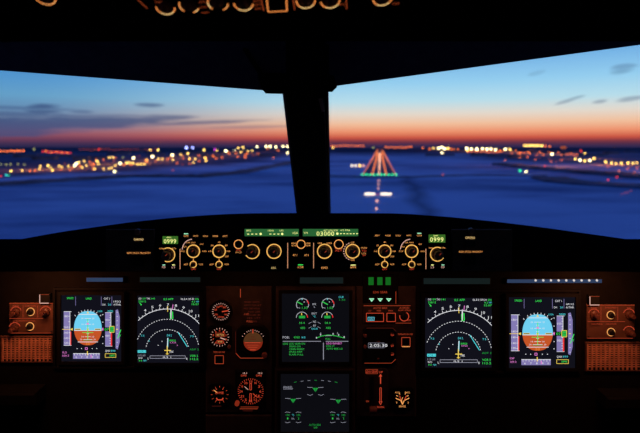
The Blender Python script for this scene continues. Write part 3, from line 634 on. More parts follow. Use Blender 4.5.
for x0, x1 in ((365.6, 383.4), (385.9, 395.2)):
    b = G(F0).box(x0, 311.4, x1, 320.5, n-.001, n+.004, 'black', .5).make('push_button', T); G(F0, n+.0042).frame(x0+.4, 311.8, x1-.4, 320.1, .55, 'lab_red').make('lit_edge', b)
    if x0 < 370: G(F0, n+.0042).frame(367.6, 315.8, 373.8, 319, .4, 'on_blue').text('ON', 370.6, 317.4, 2, 'on_blue', 4.2).make('lit_word', b)
kn = G(F0).tube(403.8, 315.6, [(3.4, n), (3.4, n+.004), (2.2, n+.006), (1.6, n+.018)], 'black').make('toggle', T); G(F0, n).arc(403.8, 315.6, 4.5, -195, 60, .7, 'lab_red').make('lit_ring', kn)
G(F0, n).line([(363.5, 304.9), (410, 304.9)], .45, 'lab_dim').line([(395, 322.2), (411, 322.2)], .4, 'lab_dim').text('AUTO BRK', 380, 307.2, 1.9, 'lab_dim', 14).text('LO', 369.8, 309.8, 1.4, 'lab_dim').text('MED', 378.6, 309.8, 1.4, 'lab_dim').text('MAX', 390.4, 309.8, 1.5, 'lab_dim').text('A/SKID', 403.8, 307, 1.8, 'lab_dim', 10).text('N/W STRG', 404, 309.4, 1.6, 'lab_dim', 12).text('OFF', 408.6, 319.4, 1.5, 'lab_red', 3).make('lettering', T)
T = thing('clock', 'octagonal cockpit clock with white digits below the autobrake panel', 'clock', F0(379, 365, NP))
G(F0).octo(362.6, 326, 395.8, 364.6, 3.4, NP-.001, NP+.005, 'bezel', .8).make('case', T); n = NP+.0052
G(F0, n).line([(364, 361.6), (391, 361.6), (395.2, 357.6)], .4, 'lab_dim').line([(366, 326.8), (392.4, 326.8), (395.3, 330)], .4, 'lab_faint').make('lit_edge', T)
f = G(F0).box(367, 329, 388.6, 358.6, n-.001, n+.0008, 'black').make('dial_face', T)
G(F0, n+.001).text('2:05:30', 378, 343.8, 3.1, 'white', 17.5).frame(368, 341.4, 383.6, 346.2, .4, 'dimwhite').text('CHR', 378, 340, 1.2, 'lab_faint', 3).text('ET', 378, 357, 1.2, 'lab_faint', 2).make('readout', f)
for x, y in ((391.6, 333), (391.6, 343.8), (391.8, 352.4), (364.8, 334), (364.8, 345)):
    b = G(F0).tube(x, y, [(1.7, n-.001), (1.7, n+.004), (1.3, n+.005)], 'knob').make('button', T)
    if x > 380: G(F0, n+.0052).text('RUN' if y < 340 else 'SET', x, y, 1.5, 'lab_red', 2.8).make('lettering', b)
T = thing('square_push_switch', 'square lit push switch to the right of the clock', 'switch', F0(405, 346, NP))
G(F0).box(400.6, 335.6, 409.8, 345.4, NP-.001, NP+.006, 'black', .6).make('button', T)
G(F0, NP+.0062).frame(401, 336, 409.4, 345, .6, 'lab_dim').line([(401.4, 345), (409, 345)], .9, 'lab').make('lit_edge', T); G(F0, NP).text('TERRAIN ON ND', 405, 333.6, 1.6, 'lab_dim', 15).make('lettering', T)
T = thing('landing_gear_lever', 'landing gear lever in its slotted plate below the clock', 'lever', F0(376, 409.5, NP))
G(F0).octo(364, 367, 388, 409, 3, NP-.001, NP+.003, 'panel', .8).make('plate', T); n = NP+.0032
G(F0).box(369.4, 375.5, 373.4, 404.5, n-.001, n+.0006, 'black').make('slot', T)
G(F0).box(370.4, 399, 372.4, 402, n, .045, 'bezel').make('lever_arm', T)
w = G(F0)
w.xf = None
pr = []
vs = []
for xx in (368, 374.8):
    for i in range(20): a = 2*PI*i/20; vs.append(F0(xx, 400.4+3.4*math.sin(a), .046+.009*math.cos(a)))
w.add(vs, [tuple(range(20)), tuple(range(39, 19, -1))]+[(i, 20+i, 20+(i+1) % 20, (i+1) % 20) for i in range(20)], 'knob', True); w.make('wheel_grip', T)
G(F0, n).text('LDG GEAR', 371.4, 370.3, 2.4, 'lab_red', 11).frame(365.6, 368.2, 377.4, 372.4, .35, 'lab_dim').text('UP', 380.6, 370.8, 2, 'lab_red', 3.6).line([(380.2, 373.6), (380.2, 382.4)], 1, 'lab_red').line([(378.8, 375.4), (380.2, 373), (381.6, 375.4)], .6, 'lab_red').frame(379.5, 386.4, 381, 400.4, .5, 'lab_red').line([(378.6, 400), (380.2, 403.2), (381.8, 400)], .6, 'lab_red').text('DOWN', 380.4, 405.6, 2, 'lab_red', 6.6).text('DN', 367.2, 399.8, 1.8, 'lab_dim', 2.6).make('lettering', T)
T, n = dial('brake_pressure_gauge', 'brake pressure gauge with orange forked markings right of the gear lever', 401.8, 397, 9.4, square=True)
cx, cy = 401.8, 397
G(F0, n).line([(cx-6.6, cy-.6), (cx-1.6, cy+1.6), (cx, cy+5.6), (cx+1.8, cy+1.6), (cx+6.8, cy-.8)], .8, 'lab').line([(cx-1.6, cy+1.6), (cx-2.6, cy-3)], .7, 'lab_red').line([(cx+1.8, cy+1.6), (cx+4, cy-3.4)], .7, 'lab_red').ticks(cx, cy, 5, 7, (60, 120, 150, 30), .6, 'lab').text('ACCU', cx-5, cy-6.4, 1.6, 'lab', 4.6).text('PRESS', cx+4.8, cy-6.4, 1.6, 'lab', 4.8).text('BRAKES', cx, cy+7.4, 2, 'lab', 6.6).text('3', cx-5.8, cy+3.6, 1.8, 'lab').text('3', cx+5.6, cy+3.6, 1.8, 'lab').make('dial_marks', T)
G(F0, n+.002).line([(cx, cy+4.6), (cx-1, cy+1), (cx+.2, cy-2)], .6, 'lab').make('needle', T)

# ------------------------------------------------------------------ outer lighting panels and speaker grilles
def lightpanel(label, x0, x1, y0, y1, ydiv, sq, knobs, rings):
    T = thing('display_lighting_panel', label, 'control panel', F0((x0+x1)/2, y1, 0))
    G(F0).box(x0, y0, x1, y1, -.002, .004, 'panel_lit', .5).make('faceplate', T); n = .0042
    q = G(F0, n).line([(x0+.5, y0+.5), (x1-.5, y0+.5)], .5, 'lab_dim').line([(x0+.5, ydiv), (x1-10, ydiv)], .4, 'lab_dim').line([(x0+.5, y1-1), (x1-2, y1-1)], .4, 'lab_dim')
    for i, (t, x, y) in enumerate((('PFD', knobs[0][0], y0+3), ('PFD/ND', rings[0][0], y0+3), ('ND', knobs[1][0], y0+3), ('LOUD SPEAKER', x0+10, ydiv+2.4), ('CONSOLE FLOOR', rings[1][0], ydiv+2.4))):
        q.text(t, x, y, 1.5, 'lab_dim', min(11, 2.0*len(t)))
    for x, y in knobs: q.arc(x, y, 5.6, 20, 160, .5, 'lab_red').ticks(x, y, 5, 6.4, (160, 130, 100, 70, 40), .4, 'lab_dim')
    q.line([(x0+14, y0+2), (x0+14, ydiv-1)], .35, 'lab_dim').line([(rings[0][0]+7, y0+2), (rings[0][0]+7, ydiv-1)], .35, 'lab_dim').make('lettering', T)
    for x, y in knobs:
        G(F0).tube(x, y, [(4, .004), (4, .009), (2.6, .011), (2.3, .024), (1.8, .026)], 'knob_dark').make('knob', T)
    for x, y in rings:
        b = G(F0).tube(x, y, [(2.9, .004), (2.9, .010), (2.2, .012)], 'black').make('push_button', T); G(F0).ring3(x, y, 3.8, .6, .0042, .0052, 'lab').make('lit_ring', b)
    sw = G(F0).box(sq[0], sq[1], sq[2], sq[3], 0, .012, 'black', .8).make('push_switch', T)
    G(F0, .0122).line([(sq[0]+.6, sq[1]+.6), (sq[0]+.6, sq[3]-.5), (sq[2]-.6, sq[3]-.5)], .8, 'lab_pale').line([(sq[0]+.6, sq[1]+.6), (sq[2]-.6, sq[1]+.6)], .3, 'lab_dim').make('lit_edge', sw)
    for x in (x0+1.6, x1-1.6): G(F0).tube(x, y1-2.6, [(.8, .003), (.8, .005)], 'screw', n=10).make('screw', T)
lightpanel('left brightness knob panel above the left speaker grille, lit dull red', 10, 54, 302.4, 333.4, 317.8, (41.8, 292.6, 52, 302.2), [(17, 311.8), (46.6, 311.6), (15.8, 327.6)], [(31.6, 311.2), (31, 325.8)])
lightpanel('right brightness knob panel above the right speaker grille, lit dull red', 586, 634, 304.2, 338.6, 321, (586.8, 294.4, 597.4, 304), [(593, 314), (628, 314), (628, 331.4)], [(609.8, 314.4), (610, 331.4)])
def grille(label, x0, x1, y0, y1):
    T = thing('speaker_grille', label, 'speaker', F0((x0+x1)/2, y1, 0))
    fr = G(F0).hollow(x0, y0, x1, y1, 1.1, 0, .006, 'panel_lit').make('frame', T)
    g = G(F0).box(x0+1, y0+1, x1-1, y1-1, 0, .002, 'black'); nc = 12; w = (x1-x0-3)/nc
    for i in range(nc):
        xa = x0+1.5+i*w
        g.box(xa, y0+1.6, xa+w*.34, y1-1.6, .002, .005, 'grille')
        k = int((y1-y0-4)/2.2)
        for j in range(k): g.box(xa+w*.34, y0+2+j*2.2, xa+w*.95, y0+3+j*2.2, .002, .004, 'grille')
    g.make('slats', T)
grille('left slotted speaker grille at the left edge, lit dull orange', 1.5, 53.5, 335.6, 362)
grille('right slotted speaker grille at the right edge, lit dull orange', 584.6, 640.5, 341.6, 370.6)

# glowing strips painted in for the pale reflections below the glareshield
def reflection_strip(label, x0, x1, y0, y1, mat, spots=()):
    T = thing('painted_reflection', label, 'light', F0((x0+x1)/2, y1+1, 0))
    G(F0).box(x0-1, y0-1, x1+1, y1+1, -.001, .008, 'black', .5).make('housing', T)  # dark surround added for the painted reflection
    G(F0).box(x0, y0, x1, y1, .007, .0095, mat, .4).make('glow_face', T)
    for x, y in spots: G(F0).tube(x, y, [(1.1, .009), (1.1, .0105), (.7, .011)], 'reflected_speck', n=10).make('glow_speck', T)
reflection_strip('bluish glowing strip painted as a reflection above the leftmost display', 88, 124, 277, 280.8, 'reflected_blue')
reflection_strip('dim grey glowing strip painted as a reflection above the left navigation display', 141, 201, 276.4, 281.2, 'reflected_grey')
reflection_strip('dim grey glowing strip painted as a reflection above the upper central display', 300, 343, 276.6, 282.6, 'reflected_grey')
reflection_strip('dim grey glowing strip painted as a reflection above the right navigation display', 423, 489, 277.4, 283.2, 'reflected_grey')
reflection_strip('bluish glowing strip painted as a reflection with a row of bright specks above the rightmost display', 506, 600, 278.6, 282, 'reflected_blue', [(534+i*7.6, 279.4) for i in range(9)])

# ------------------------------------------------------------------ overhead panel
a = math.radians(35); c, s = math.cos(a), math.sin(a)
Uo = Vector((1, 0, .05)).normalized()
Do = .75; so = .73/F
FO = Frame((0, Do, EYE+(147-22)/F*Do), Uo, (0, c, -s), (0, -s, -c), so)    # x = 0 under image column 320; y < 0 towards the rear
T = thing('overhead_panel', 'dark overhead panel with orange lit knob rings along the top edge', 'control panel', FO(0, 0, 0))
G(FO).box(-330, -260, 330, 6, -.05, 0, 'faceplate').make('faceplate', T)
def orow(px, py): # image position to the panel's own units
    return (px-320)*1.0, (py-22+(px-320)*.052)*1.28
for px, py, r, a0, a1, hot in ((59, -2.2, 9.4, 180, 365, 0), (168.5, 7, 9, 175, 350, 1), (191.5, 5.2, 9, 150, 230, 0), (192.5, 5.2, 9, 280, 330, 1), (219.5, 3, 9, 150, 232, 1), (221, 3, 9, 290, 350, 0), (245, 2.8, 9.3, 180, 350, 1), (306, .4, 9.2, 175, 362, 1), (330, 0, 9.4, 190, 362, 1), (381.5, -2.6, 9.4, 190, 350, 1)):
    x, y = orow(px, py)
    kn = G(FO).tube(x, y, [(r*.78, 0), (r*.76, .0012), (r*.4, .003), (r*.34, .008), (r*.28, .009)], 'knob').make('knob', T) if px not in (192.5, 221) else kn
    G(FO, .0012).arc(x, y, r, a0, a1, 1.2, 'oh_ring').arc(x, y, r, a0+(a1-a0)*.3, a0+(a1-a0)*.8, .8 if hot else .2, 'oh_hot', 2, n=14).make('lit_ring', kn)
g = G(FO); lo = [FO(-330, 4, -.04), FO(330, 4, -.04), FO(330, -260, -.04), FO(-330, -260, -.04)]
g.quadbox(lo+[Vector((p.x, p.y, ZC)) for p in lo], 'faceplate').make('housing', T)
g = G(F0)
g.quadbox([(XL, .80, EYE+.207), (XR, .80, EYE+.207), (XR, 1.15, EYE+.243), (XL, 1.15, EYE+.243), (XL, .80, ZC), (XR, .80, ZC), (XR, 1.15, ZC), (XL, 1.15, ZC)], 'hood'); struct(g, 'trim_4')
x, y = orow(278, 3.2)
b = G(FO).box(x-9, y-12, x+9, y+8, 0, .006, 'black', 1).make('push_button', T); G(FO, .0062).frame(x-9.4, y-12, x+9.4, y+7, 1.1, 'oh_ring').make('lit_edge', b)
q = G(FO, .001)
for px, py in ((294, 4), (346, 3), (263, 5)): x, y = orow(px, py); q.line([(x-1, y-14), (x+.8, y+7)], .8, 'oh_text')
x, y = orow(147, 4); q.line([(x-4, y-8), (x+3.6, y+6)], .8, 'oh_text')
for px, py, t in ((205.5, 2.2, 'AUTO'), (205.5, 7, 'FLOW'), (205.5, 12.2, 'HIGH'), (258.5, 1, 'HOT'), (258.5, 4.6, 'CKPT'), (258.5, 8.4, 'AFT'), (163, -1, 'COLD'), (164, 2.6, 'FWD'), (395.5, 3, 'OFF'), (341, 4, 'ON')):
    x, y = orow(px, py); q.text(t, x, y, 2.2, 'oh_text', 7)
q.make('lettering', T)

# ------------------------------------------------------------------ outside: ground
def nodes(m): return m.node_tree.nodes, m.node_tree.links
m = bpy.data.materials.new('snow'); m.use_nodes = True; N, Lk = nodes(m); b = N['Principled BSDF']; b.inputs['Roughness'].default_value = .9; b.inputs['Specular IOR Level'].default_value = .0
tc = N.new('ShaderNodeTexCoord'); mp = N.new('ShaderNodeMapping'); mp.inputs['Scale'].default_value = (.0016, .0032, 1)
n1 = N.new('ShaderNodeTexNoise'); n1.inputs['Scale'].default_value = 1; n1.inputs['Detail'].default_value = 6; n1.inputs['Roughness'].default_value = .62
r = N.new('ShaderNodeValToRGB'); E = r.color_ramp.elements
E[0].position = .38; E[0].color = (.30, .34, .44, 1); E[1].position = .52; E[1].color = (.74, .78, .84, 1)
Lk.new(tc.outputs['Object'], mp.inputs[0]); Lk.new(mp.outputs[0], n1.inputs['Vector']); Lk.new(n1.outputs[0], r.inputs[0])
# beyond about 2.4 km the snow gives way to woods and town
sp = N.new('ShaderNodeSeparateXYZ'); Lk.new(tc.outputs['Object'], sp.inputs[0])
mr = N.new('ShaderNodeMapRange'); mr.inputs[1].default_value = 2200; mr.inputs[2].default_value = 5200; Lk.new(sp.outputs['Y'], mr.inputs[0])
n2 = N.new('ShaderNodeTexNoise'); n2.inputs['Scale'].default_value = 1; mp2 = N.new('ShaderNodeMapping'); mp2.inputs['Scale'].default_value = (.0008, .0022, 1)
Lk.new(tc.outputs['Object'], mp2.inputs[0]); Lk.new(mp2.outputs[0], n2.inputs['Vector']); n2.inputs['Detail'].default_value = 4
ad = N.new('ShaderNodeMath'); ad.operation = 'MULTIPLY_ADD'; ad.inputs[1].default_value = 1.6; Lk.new(n2.outputs[0], ad.inputs[0]); ad.inputs[2].default_value = -.8
a2 = N.new('ShaderNodeMath'); a2.use_clamp = True; Lk.new(mr.outputs[0], a2.inputs[0]); Lk.new(ad.outputs[0], a2.inputs[1])
def gm(op, a_, b_, clamp=False):
    n_ = N.new('ShaderNodeMath'); n_.operation = op; n_.use_clamp = clamp
    for i, v in enumerate((a_, b_)):
        if isinstance(v, (int, float)): n_.inputs[i].default_value = v
        else: Lk.new(v, n_.inputs[i])
    return n_.outputs[0]
gx, gy = sp.outputs['X'], sp.outputs['Y']
n3 = N.new('ShaderNodeTexNoise'); n3.inputs['Scale'].default_value = .006; n3.inputs['Detail'].default_value = 4; Lk.new(tc.outputs['Object'], n3.inputs['Vector'])
wob = gm('MULTIPLY', gm('SUBTRACT', n3.outputs[0], .5), 14000)
wl = gm('ADD', gm('SUBTRACT', gm('MULTIPLY', gy, 12.6), gm('MULTIPLY', gx, 29.25)), wob)      # the town lies beyond this straight line on the left
ml = gm('MULTIPLY', gm('DIVIDE', gm('SUBTRACT', wl, 24000), 3500, True), gm('DIVIDE', gm('SUBTRACT', -150, gx), 120, True), True)
wr = gm('ADD', gm('ADD', gm('MULTIPLY', gy, 7), gm('MULTIPLY', gx, 30)), wob)
mr_ = gm('MULTIPLY', gm('DIVIDE', gm('SUBTRACT', wr, 27500), 9000, True), gm('DIVIDE', gm('SUBTRACT', gx, gm('MULTIPLY', gy, .24)), 300, True), True)
ln = gm('ABSOLUTE', gm('SUBTRACT', gm('ADD', gx, gm('MULTIPLY', gm('SUBTRACT', n3.outputs[0], .5), 50)), gm('ADD', 27, gm('MULTIPLY', gy, .139))), 0)
md = gm('MULTIPLY', gm('SUBTRACT', 1, gm('DIVIDE', ln, gm('ADD', 8, gm('MULTIPLY', gy, .016))), True), gm('DIVIDE', gm('SUBTRACT', 900, gy), 100, True), True)
a3 = gm('MAXIMUM', gm('MAXIMUM', a2.outputs[0], gm('MULTIPLY', ml, .8)), gm('MAXIMUM', gm('MULTIPLY', mr_, .7), gm('MULTIPLY', md, .6)))
mx = N.new('ShaderNodeMix'); mx.data_type = 'RGBA'; Lk.new(a3, mx.inputs[0]); Lk.new(r.outputs[0], mx.inputs[6]); mx.inputs[7].default_value = (.075, .08, .10, 1)
Lk.new(mx.outputs[2], b.inputs['Base Color']); MATS['snow'] = m
g = G(F0); g.add([Vector(p) for p in ((-60000, -3000, 0), (60000, -3000, 0), (60000, 60000, 0), (-60000, 60000, 0))], [(0, 1, 2, 3)], 'snow'); struct(g, 'ground')
def gnd(px, py, z=0):
    D = (EYE-z)*F/(py-147); return Vector(((px-320)/F*D, D, z))
# runway paving and the dark streaks of roads and hedges on the snow
RX = lambda D: (380.2-320)/F*D-2.2          # centreline drifts with the look direction
def ribbon(pts, mat, h, w=None):            # thick low strip following ground points (image points give the place), w in metres
    g = G(F0); P = [gnd(x, y) for x, y in pts]; vs = []
    for i, p in enumerate(P):
        d = (P[min(i+1, len(P)-1)]-P[max(i-1, 0)]).normalized(); n_ = Vector((-d.y, d.x, 0))*(w/2)
        hh = h*random.uniform(.75, 1.2)
        vs += [p+n_, p-n_, p-n_*.8+Vector((0, 0, hh)), p+n_*.8+Vector((0, 0, hh))]
    fs = []
    for i in range(len(P)-1):
        for j in range(4): fs.append((i*4+j, (i+1)*4+j, (i+1)*4+(j+1) % 4, i*4+(j+1) % 4))
    fs += [(0, 1, 2, 3), tuple(len(vs)-4+j for j in (3, 2, 1, 0))]
    g.add(vs, fs, mat); return g
def dense(pts, k=8):
    out = []
    for (a, b), (c_, d) in zip(pts[:-1], pts[1:]):
        for i in range(k): t = i/k; out.append((a+(c_-a)*t, b+(d-b)*t+random.uniform(-.12, .12)))
    return out+[pts[-1]]
for lab, pts, mt, h, w in (
    ('dark curving road bank across the snow left of the centre post', [(-60, 189), (20, 184), (80, 180), (130, 176.6), (200, 177), (240, 173), (270, 167), (295, 162)], 'wood', 4, 34),
    ('thin dark field edge crossing under the green runway threshold', [(328, 176.4), (350, 177.2), (365, 177.6), (400, 177.6), (420, 177), (470, 175.4), (545, 176)], 'wood', 1.5, 18),
    ('dark curved belt of ground at the far right of the snowfield', [(548, 178), (565, 182), (590, 184.5), (640, 187), (700, 191)], 'wood', 3, 60),
    ('dark belt of trees right of the threshold below the orange glow', [(500, 165), (530, 168), (570, 172), (640, 178), (700, 181)], 'wood', 6, 50)):
    tag(ribbon(dense(pts), mt, h, w).make('tree_belt'), lab, 'tree line', kind='stuff')
g = G(F0); vs = []
for D in (862, 4600):
    for sx in (-30, 30): vs.append(Vector(((380-320)/F*D+sx-1.5, D, .05)))
g.add(vs+[v-Vector((0, 0, .5)) for v in vs], [(0, 1, 3, 2), (4, 5, 1, 0), (5, 7, 3, 1), (7, 6, 2, 3), (6, 4, 0, 2)], 'asphalt')
tag(g.make('runway'), 'dark straight runway between rows of orange lights beyond the green threshold', 'runway')
# ------------------------------------------------------------------ outside: lamps
def ball_mesh(mat):
    me = bpy.data.meshes.new('lamp'); vs, fs = [], []; n, k = 10, 6
    for i in range(1, k):
        t = PI*i/k
        for j in range(n): vs.append((math.sin(t)*math.cos(2*PI*j/n), math.sin(t)*math.sin(2*PI*j/n), math.cos(t)))
    vs += [(0, 0, 1), (0, 0, -1)]; A = len(vs)-2
    for i in range(k-2):
        for j in range(n): fs.append((i*n+j, i*n+(j+1) % n, (i+1)*n+(j+1) % n, (i+1)*n+j))
    for j in range(n): fs.append((A, (j+1) % n, j)); fs.append((A+1, (k-2)*n+j, (k-2)*n+(j+1) % n))
    # a short mast below the lamp head
    b_ = len(vs); vs += [(x, y, z) for z in (-.8, -2.2) for x, y in ((-.12, -.12), (.12, -.12), (.12, .12), (-.12, .12))]
    fp = [(b_+j, b_+(j+1) % 4, b_+4+(j+1) % 4, b_+4+j) for j in range(4)]
    me.from_pydata(vs, [], fs+fp); me.materials.append(MATS[mat]); me.materials.append(MATS['pole'])
    for i, p in enumerate(me.polygons): p.material_index = 1 if i >= len(fs) else 0
    return me
LM = {}
COUNT = [0]
def lamp(name, px, py, rpx, mat, label, cat, group=None):
    rpx = rpx*.72
    if mat not in LM: LM[mat] = ball_mesh(mat)
    D = EYE*F/max((py-147)+2.2*rpx, 1.5); rad = rpx*D/F     # the mast, 2.2 radii long, stands on the snow
    o = bpy.data.objects.new(name, LM[mat]); C.objects.link(o)
    o.location = ((px-320)/F*D, D, EYE+(147-py)/F*D); o.scale = (rad, rad, rad)
    COUNT[0] += 1
    return tag(o, label, cat, group)
ylw = 'yellow street light among the town lights seen through the left windshield'
LEFT_Y = [(11, 171, 1), (22, 170.5, .9), (39.6, 169, .8), (40.4, 166, .8), (48, 165.5, 1.1), (50.5, 167.6, .8), (52.4, 170.5, 1), (59, 166, .9), (62, 167, .8), (68.4, 166, .9), (74.6, 165.6, 1.3), (76.4, 163.6, 1.4), (78.6, 162.4, 1), (82.4, 167.4, .9), (84, 161, .9), (86.5, 165.4, .8), (94.6, 169, .9), (97, 161, 1), (98.4, 164, .9), (109.4, 157.6, .9), (113, 157.4, .9), (103.6, 169, .8), (108.5, 169, .9), (111.4, 168, .8), (115.4, 165.6, .9), (114.6, 171.6, 1.2), (120, 163.5, 1.3), (126.4, 163, 1.1), (129.4, 162.6, 1), (133, 163, .9), (133.4, 158, 1.4), (137.6, 164.5, .9), (141, 164.2, .9), (144.4, 164, .9), (147, 160, .8), (150, 150, .9), (158, 150, 1.1), (152.4, 156.6, 1.5), (158.4, 159, .9), (162.4, 159, .9), (172.4, 155, 1.4), (173, 160, .9), (180.6, 154.6, .8), (188, 153.6, 1.1), (189.4, 158.6, .9), (195.4, 159, .9), (193.6, 162.6, .8), (204, 150, 1.1), (205, 158, 1.1), (206, 161, .8), (217, 150.6, 1.1), (226, 151, 1.5), (231.4, 151.2, 1.2), (234.6, 151, 1.2), (238.4, 147.8, .9), (243, 147.6, 1.1), (241, 152, .9), (248, 151.2, 1.1), (252, 151, 1), (257, 146.8, 1), (266, 146.4, 1.2), (270, 146.4, 1.3), (276, 146.8, 1.1), (283, 146.4, 1.2), (287.4, 146.4, 1.1), (287.6, 153, 1)]
for i, (x, y, r_) in enumerate(LEFT_Y): lamp('street_light', x, y, r_*.95, 'L_white' if r_ > 1.15 or x > 255 else 'L_yellow', ylw, 'street light', 'yellow town lights on the left')
org = 'orange street light or added fill light among the town lights seen through the left windshield'
LEFT_O = [(30, 171, .8), (35, 170.6, .8), (93.4, 164, 1.1), (103.6, 159.4, .7), (146, 161, .9), (167.4, 159, .9), (177, 163, .7), (208.4, 155, .9), (213, 156, .9), (216, 158.4, .8), (222, 157.4, .8), (238, 157, .8), (245, 156.4, .8), (258, 154, 1), (90, 162, .8), (80, 166, .9), (72, 168, .7), (124, 165, .8), (131, 165, .8), (171, 157.4, .8), (183, 158.4, .7), (199, 155.4, .8), (247, 153.4, .8), (229, 153.6, .8), (236, 153, .8)]
for i in range(46): x = random.uniform(60, 282); LEFT_O.append((x, 168.5-(x-60)*.055+random.uniform(-8, 3.5)+(0 if x < 200 else -2), random.uniform(.4, .75)))  # random orange lamps added to fill the blurred glow between the lights
for x, y, r_ in LEFT_O: lamp('street_light', x, max(y, 149.4), r_, 'L_orange' if r_ > .55 else 'L_dim', org, 'street light', 'orange town lights and added fill lights on the left')  # includes the random lamps added to fill the blurred glow
far = 'tiny orange light in the far row just under the left horizon'
for x in [0.5, 4, 7.5, 11, 14, 17, 20, 23.5]: lamp('distant_light', x, 151+random.uniform(-.4, .4), .95, 'L_orange', far, 'light', 'far orange lights at the left edge')
for i in range(11): lamp('distant_light', 43+i*2.7, 151.4+i*.16+random.uniform(-.6, .3), .95, 'L_orange' if i % 2 else 'L_red', far, 'light', 'far orange lights at the left edge')
for i in range(22): lamp('distant_light', 80+i*3.6, 149.5+random.uniform(-.5, .7), .6, 'L_dim', 'dim reddish light on the distant horizon behind the left town', 'light', 'dim reddish far lights on the left')
for x, y in ((1, 164.4), (6, 164.6), (10.4, 164.4), (18, 164.2), (24.4, 164.6), (123, 157.6)): lamp('street_light', x, y, .8, 'L_olive', 'pale olive street light near the left edge above the yellow town lights' if x < 100 else 'single pale olive light amid the yellow town lights on the left', 'street light', 'pale olive lights at the left edge' if x < 100 else None)
for x, y, r_, mt, lb in ((34, 149.2, 1, 'L_olive', 'greenish white light on the far left horizon between two orange rows'), (6, 175, .9, 'L_cyan', 'cyan light low at the left edge of the town'), (8.6, 175.6, .7, 'L_green', 'pale green light beside the cyan light at the left edge'),
    (1, 176, .9, 'L_red', 'red light at the very left edge beside the cyan light'), (186.4, 147.7, 1.5, 'L_blue', 'larger bluish white light above the left town'), (192.6, 147.8, 1.1, 'L_blue', 'smaller bluish white light right of the larger one above the left town'),
    (214.6, 149.4, 1, 'L_magenta', 'magenta light above the left town right of the bluish lights'), (172.8, 170.4, .8, 'L_dim', 'dim red light on the snow below the left town'), (242.6, 169.8, .9, 'L_dim', 'dim red light on the dark road bank left of the centre post'), (99, 149.4, 1.1, 'L_red', 'single red orange light on the left horizon')):
    lamp('distant_light', x, y, r_, mt, lb, 'light')
# centre and right
for i in range(12): lamp('distant_light', 331.5+i*2.9, 145.7+random.uniform(-.3, .4), .75, 'L_orange', 'orange light in the horizon row between centre post and runway end', 'light', 'orange horizon lights left of the runway')
for i in range(10): lamp('distant_light', 386+i*2.8, 147.2+random.uniform(-.3, .4), .75, 'L_orange', 'orange light in the short horizon row just right of the runway end', 'light', 'orange horizon lights right of the runway')
lamp('distant_light', 333, 147.6, .9, 'L_yellow', 'yellow light beside the centre post below the orange horizon row', 'light'); lamp('distant_light', 373, 147.4, .9, 'L_olive', 'whitish light on the horizon just left of the runway end', 'light')
RY = [(433.5, 148.2, .9), (438.6, 148.3, 1.3), (441.6, 147.4, 1.3), (444.6, 148.6, 1.4), (448, 148.4, 1.2), (442, 153, 1.3), (466.6, 148.4, 1.5), (467.4, 150.2, 1.2), (471.4, 149, 1.3), (476.8, 149.2, 1.5), (482.4, 148.8, 1.3), (487, 149.2, 1.4), (491, 149, 1.3), (495.6, 149.8, 1.3), (505.4, 149.2, 1.3), (510, 149.6, 1.2), (512, 154.8, 1), (552, 154, 1.4), (584.6, 153.6, 1.2), (575.4, 159, 1.1), (580, 160.2, 1.3), (584.8, 160.8, 1.2), (590, 160.4, 1.3), (594, 158.4, 1.2), (605.6, 161.8, 1.2), (611.6, 163, 1), (616, 163.4, .9), (621.4, 163.2, 1.2), (628, 163, 1.2), (633, 163.2, 1), (637, 162.6, .9)]
for x, y, r_ in RY: lamp('street_light', x, y, r_*.95, 'L_white' if r_ >= 1.3 else 'L_yellow', 'yellow street light among the town lights seen through the right windshield', 'street light', 'yellow town lights on the right')
for i in range(8): lamp('distant_light', 524.6+i*2.5, 145.6, 1.0, 'L_yellow', 'yellow light in the straight raised row on the right horizon', 'light', 'straight row of yellow lights on the right')
RO = [(422.6, 148, .8), (429.6, 149, .9), (451.6, 149, .9), (454, 149.6, .8), (519.6, 153, .9), (529.6, 153.4, .9), (545.4, 146.2, .9), (549.6, 146.4, .9), (540, 152.6, .8), (458, 149.4, .8), (500, 150.4, .8), (505, 160, .6), (515.6, 150.6, .7)]
for i in range(16): RO.append((468+i*2.3, 151.4+random.uniform(-.5, .8), .7))
for i in range(22): RO.append((512+i*3.1, 153.6+random.uniform(-2.2, 1.4), .7))
for i in range(24): x = random.uniform(520, 640); RO.append((x, 158+(x-520)*.1+random.uniform(-4, 4), random.uniform(.4, .7)))
for x, y, r_ in RO: lamp('street_light', x, y, r_, 'L_orange' if r_ > .55 else 'L_dim', 'orange street light among the town lights seen through the right windshield', 'street light', 'orange town lights on the right')
for x, y, r_, mt, lb in ((520, 170.6, 1.2, 'L_green', 'green light on the snow right of the runway'), (526, 171.6, 1.1, 'L_white', 'white light just right of the green one on the snow'), (545, 166, .9, 'L_red', 'red light above the pair of green and white lights'),
    (442.8, 174.4, .9, 'L_dim', 'dim red light on the field edge right of the runway threshold'), (581, 151, 1.1, 'L_red', 'red light above the yellow cluster at the right'), (608, 180, .9, 'L_red', 'lower dim red light near the right edge'), (617, 177, 1, 'L_red', 'upper dim red light near the right edge'), (637, 175.4, 1.3, 'L_orange', 'orange light at the right edge above the snow')):
    lamp('distant_light', x, y, r_, mt, lb, 'light')
for x, y in ((622, 194.4), (625, 193), (628, 191.8), (631, 190.6)): lamp('distant_light', x, y, .5, 'L_dim', 'small red glow painted for a slanting reflection low on the right snow', 'light', 'slanting red reflection on the right')  # red dots glow in place of a slanting reflection streak
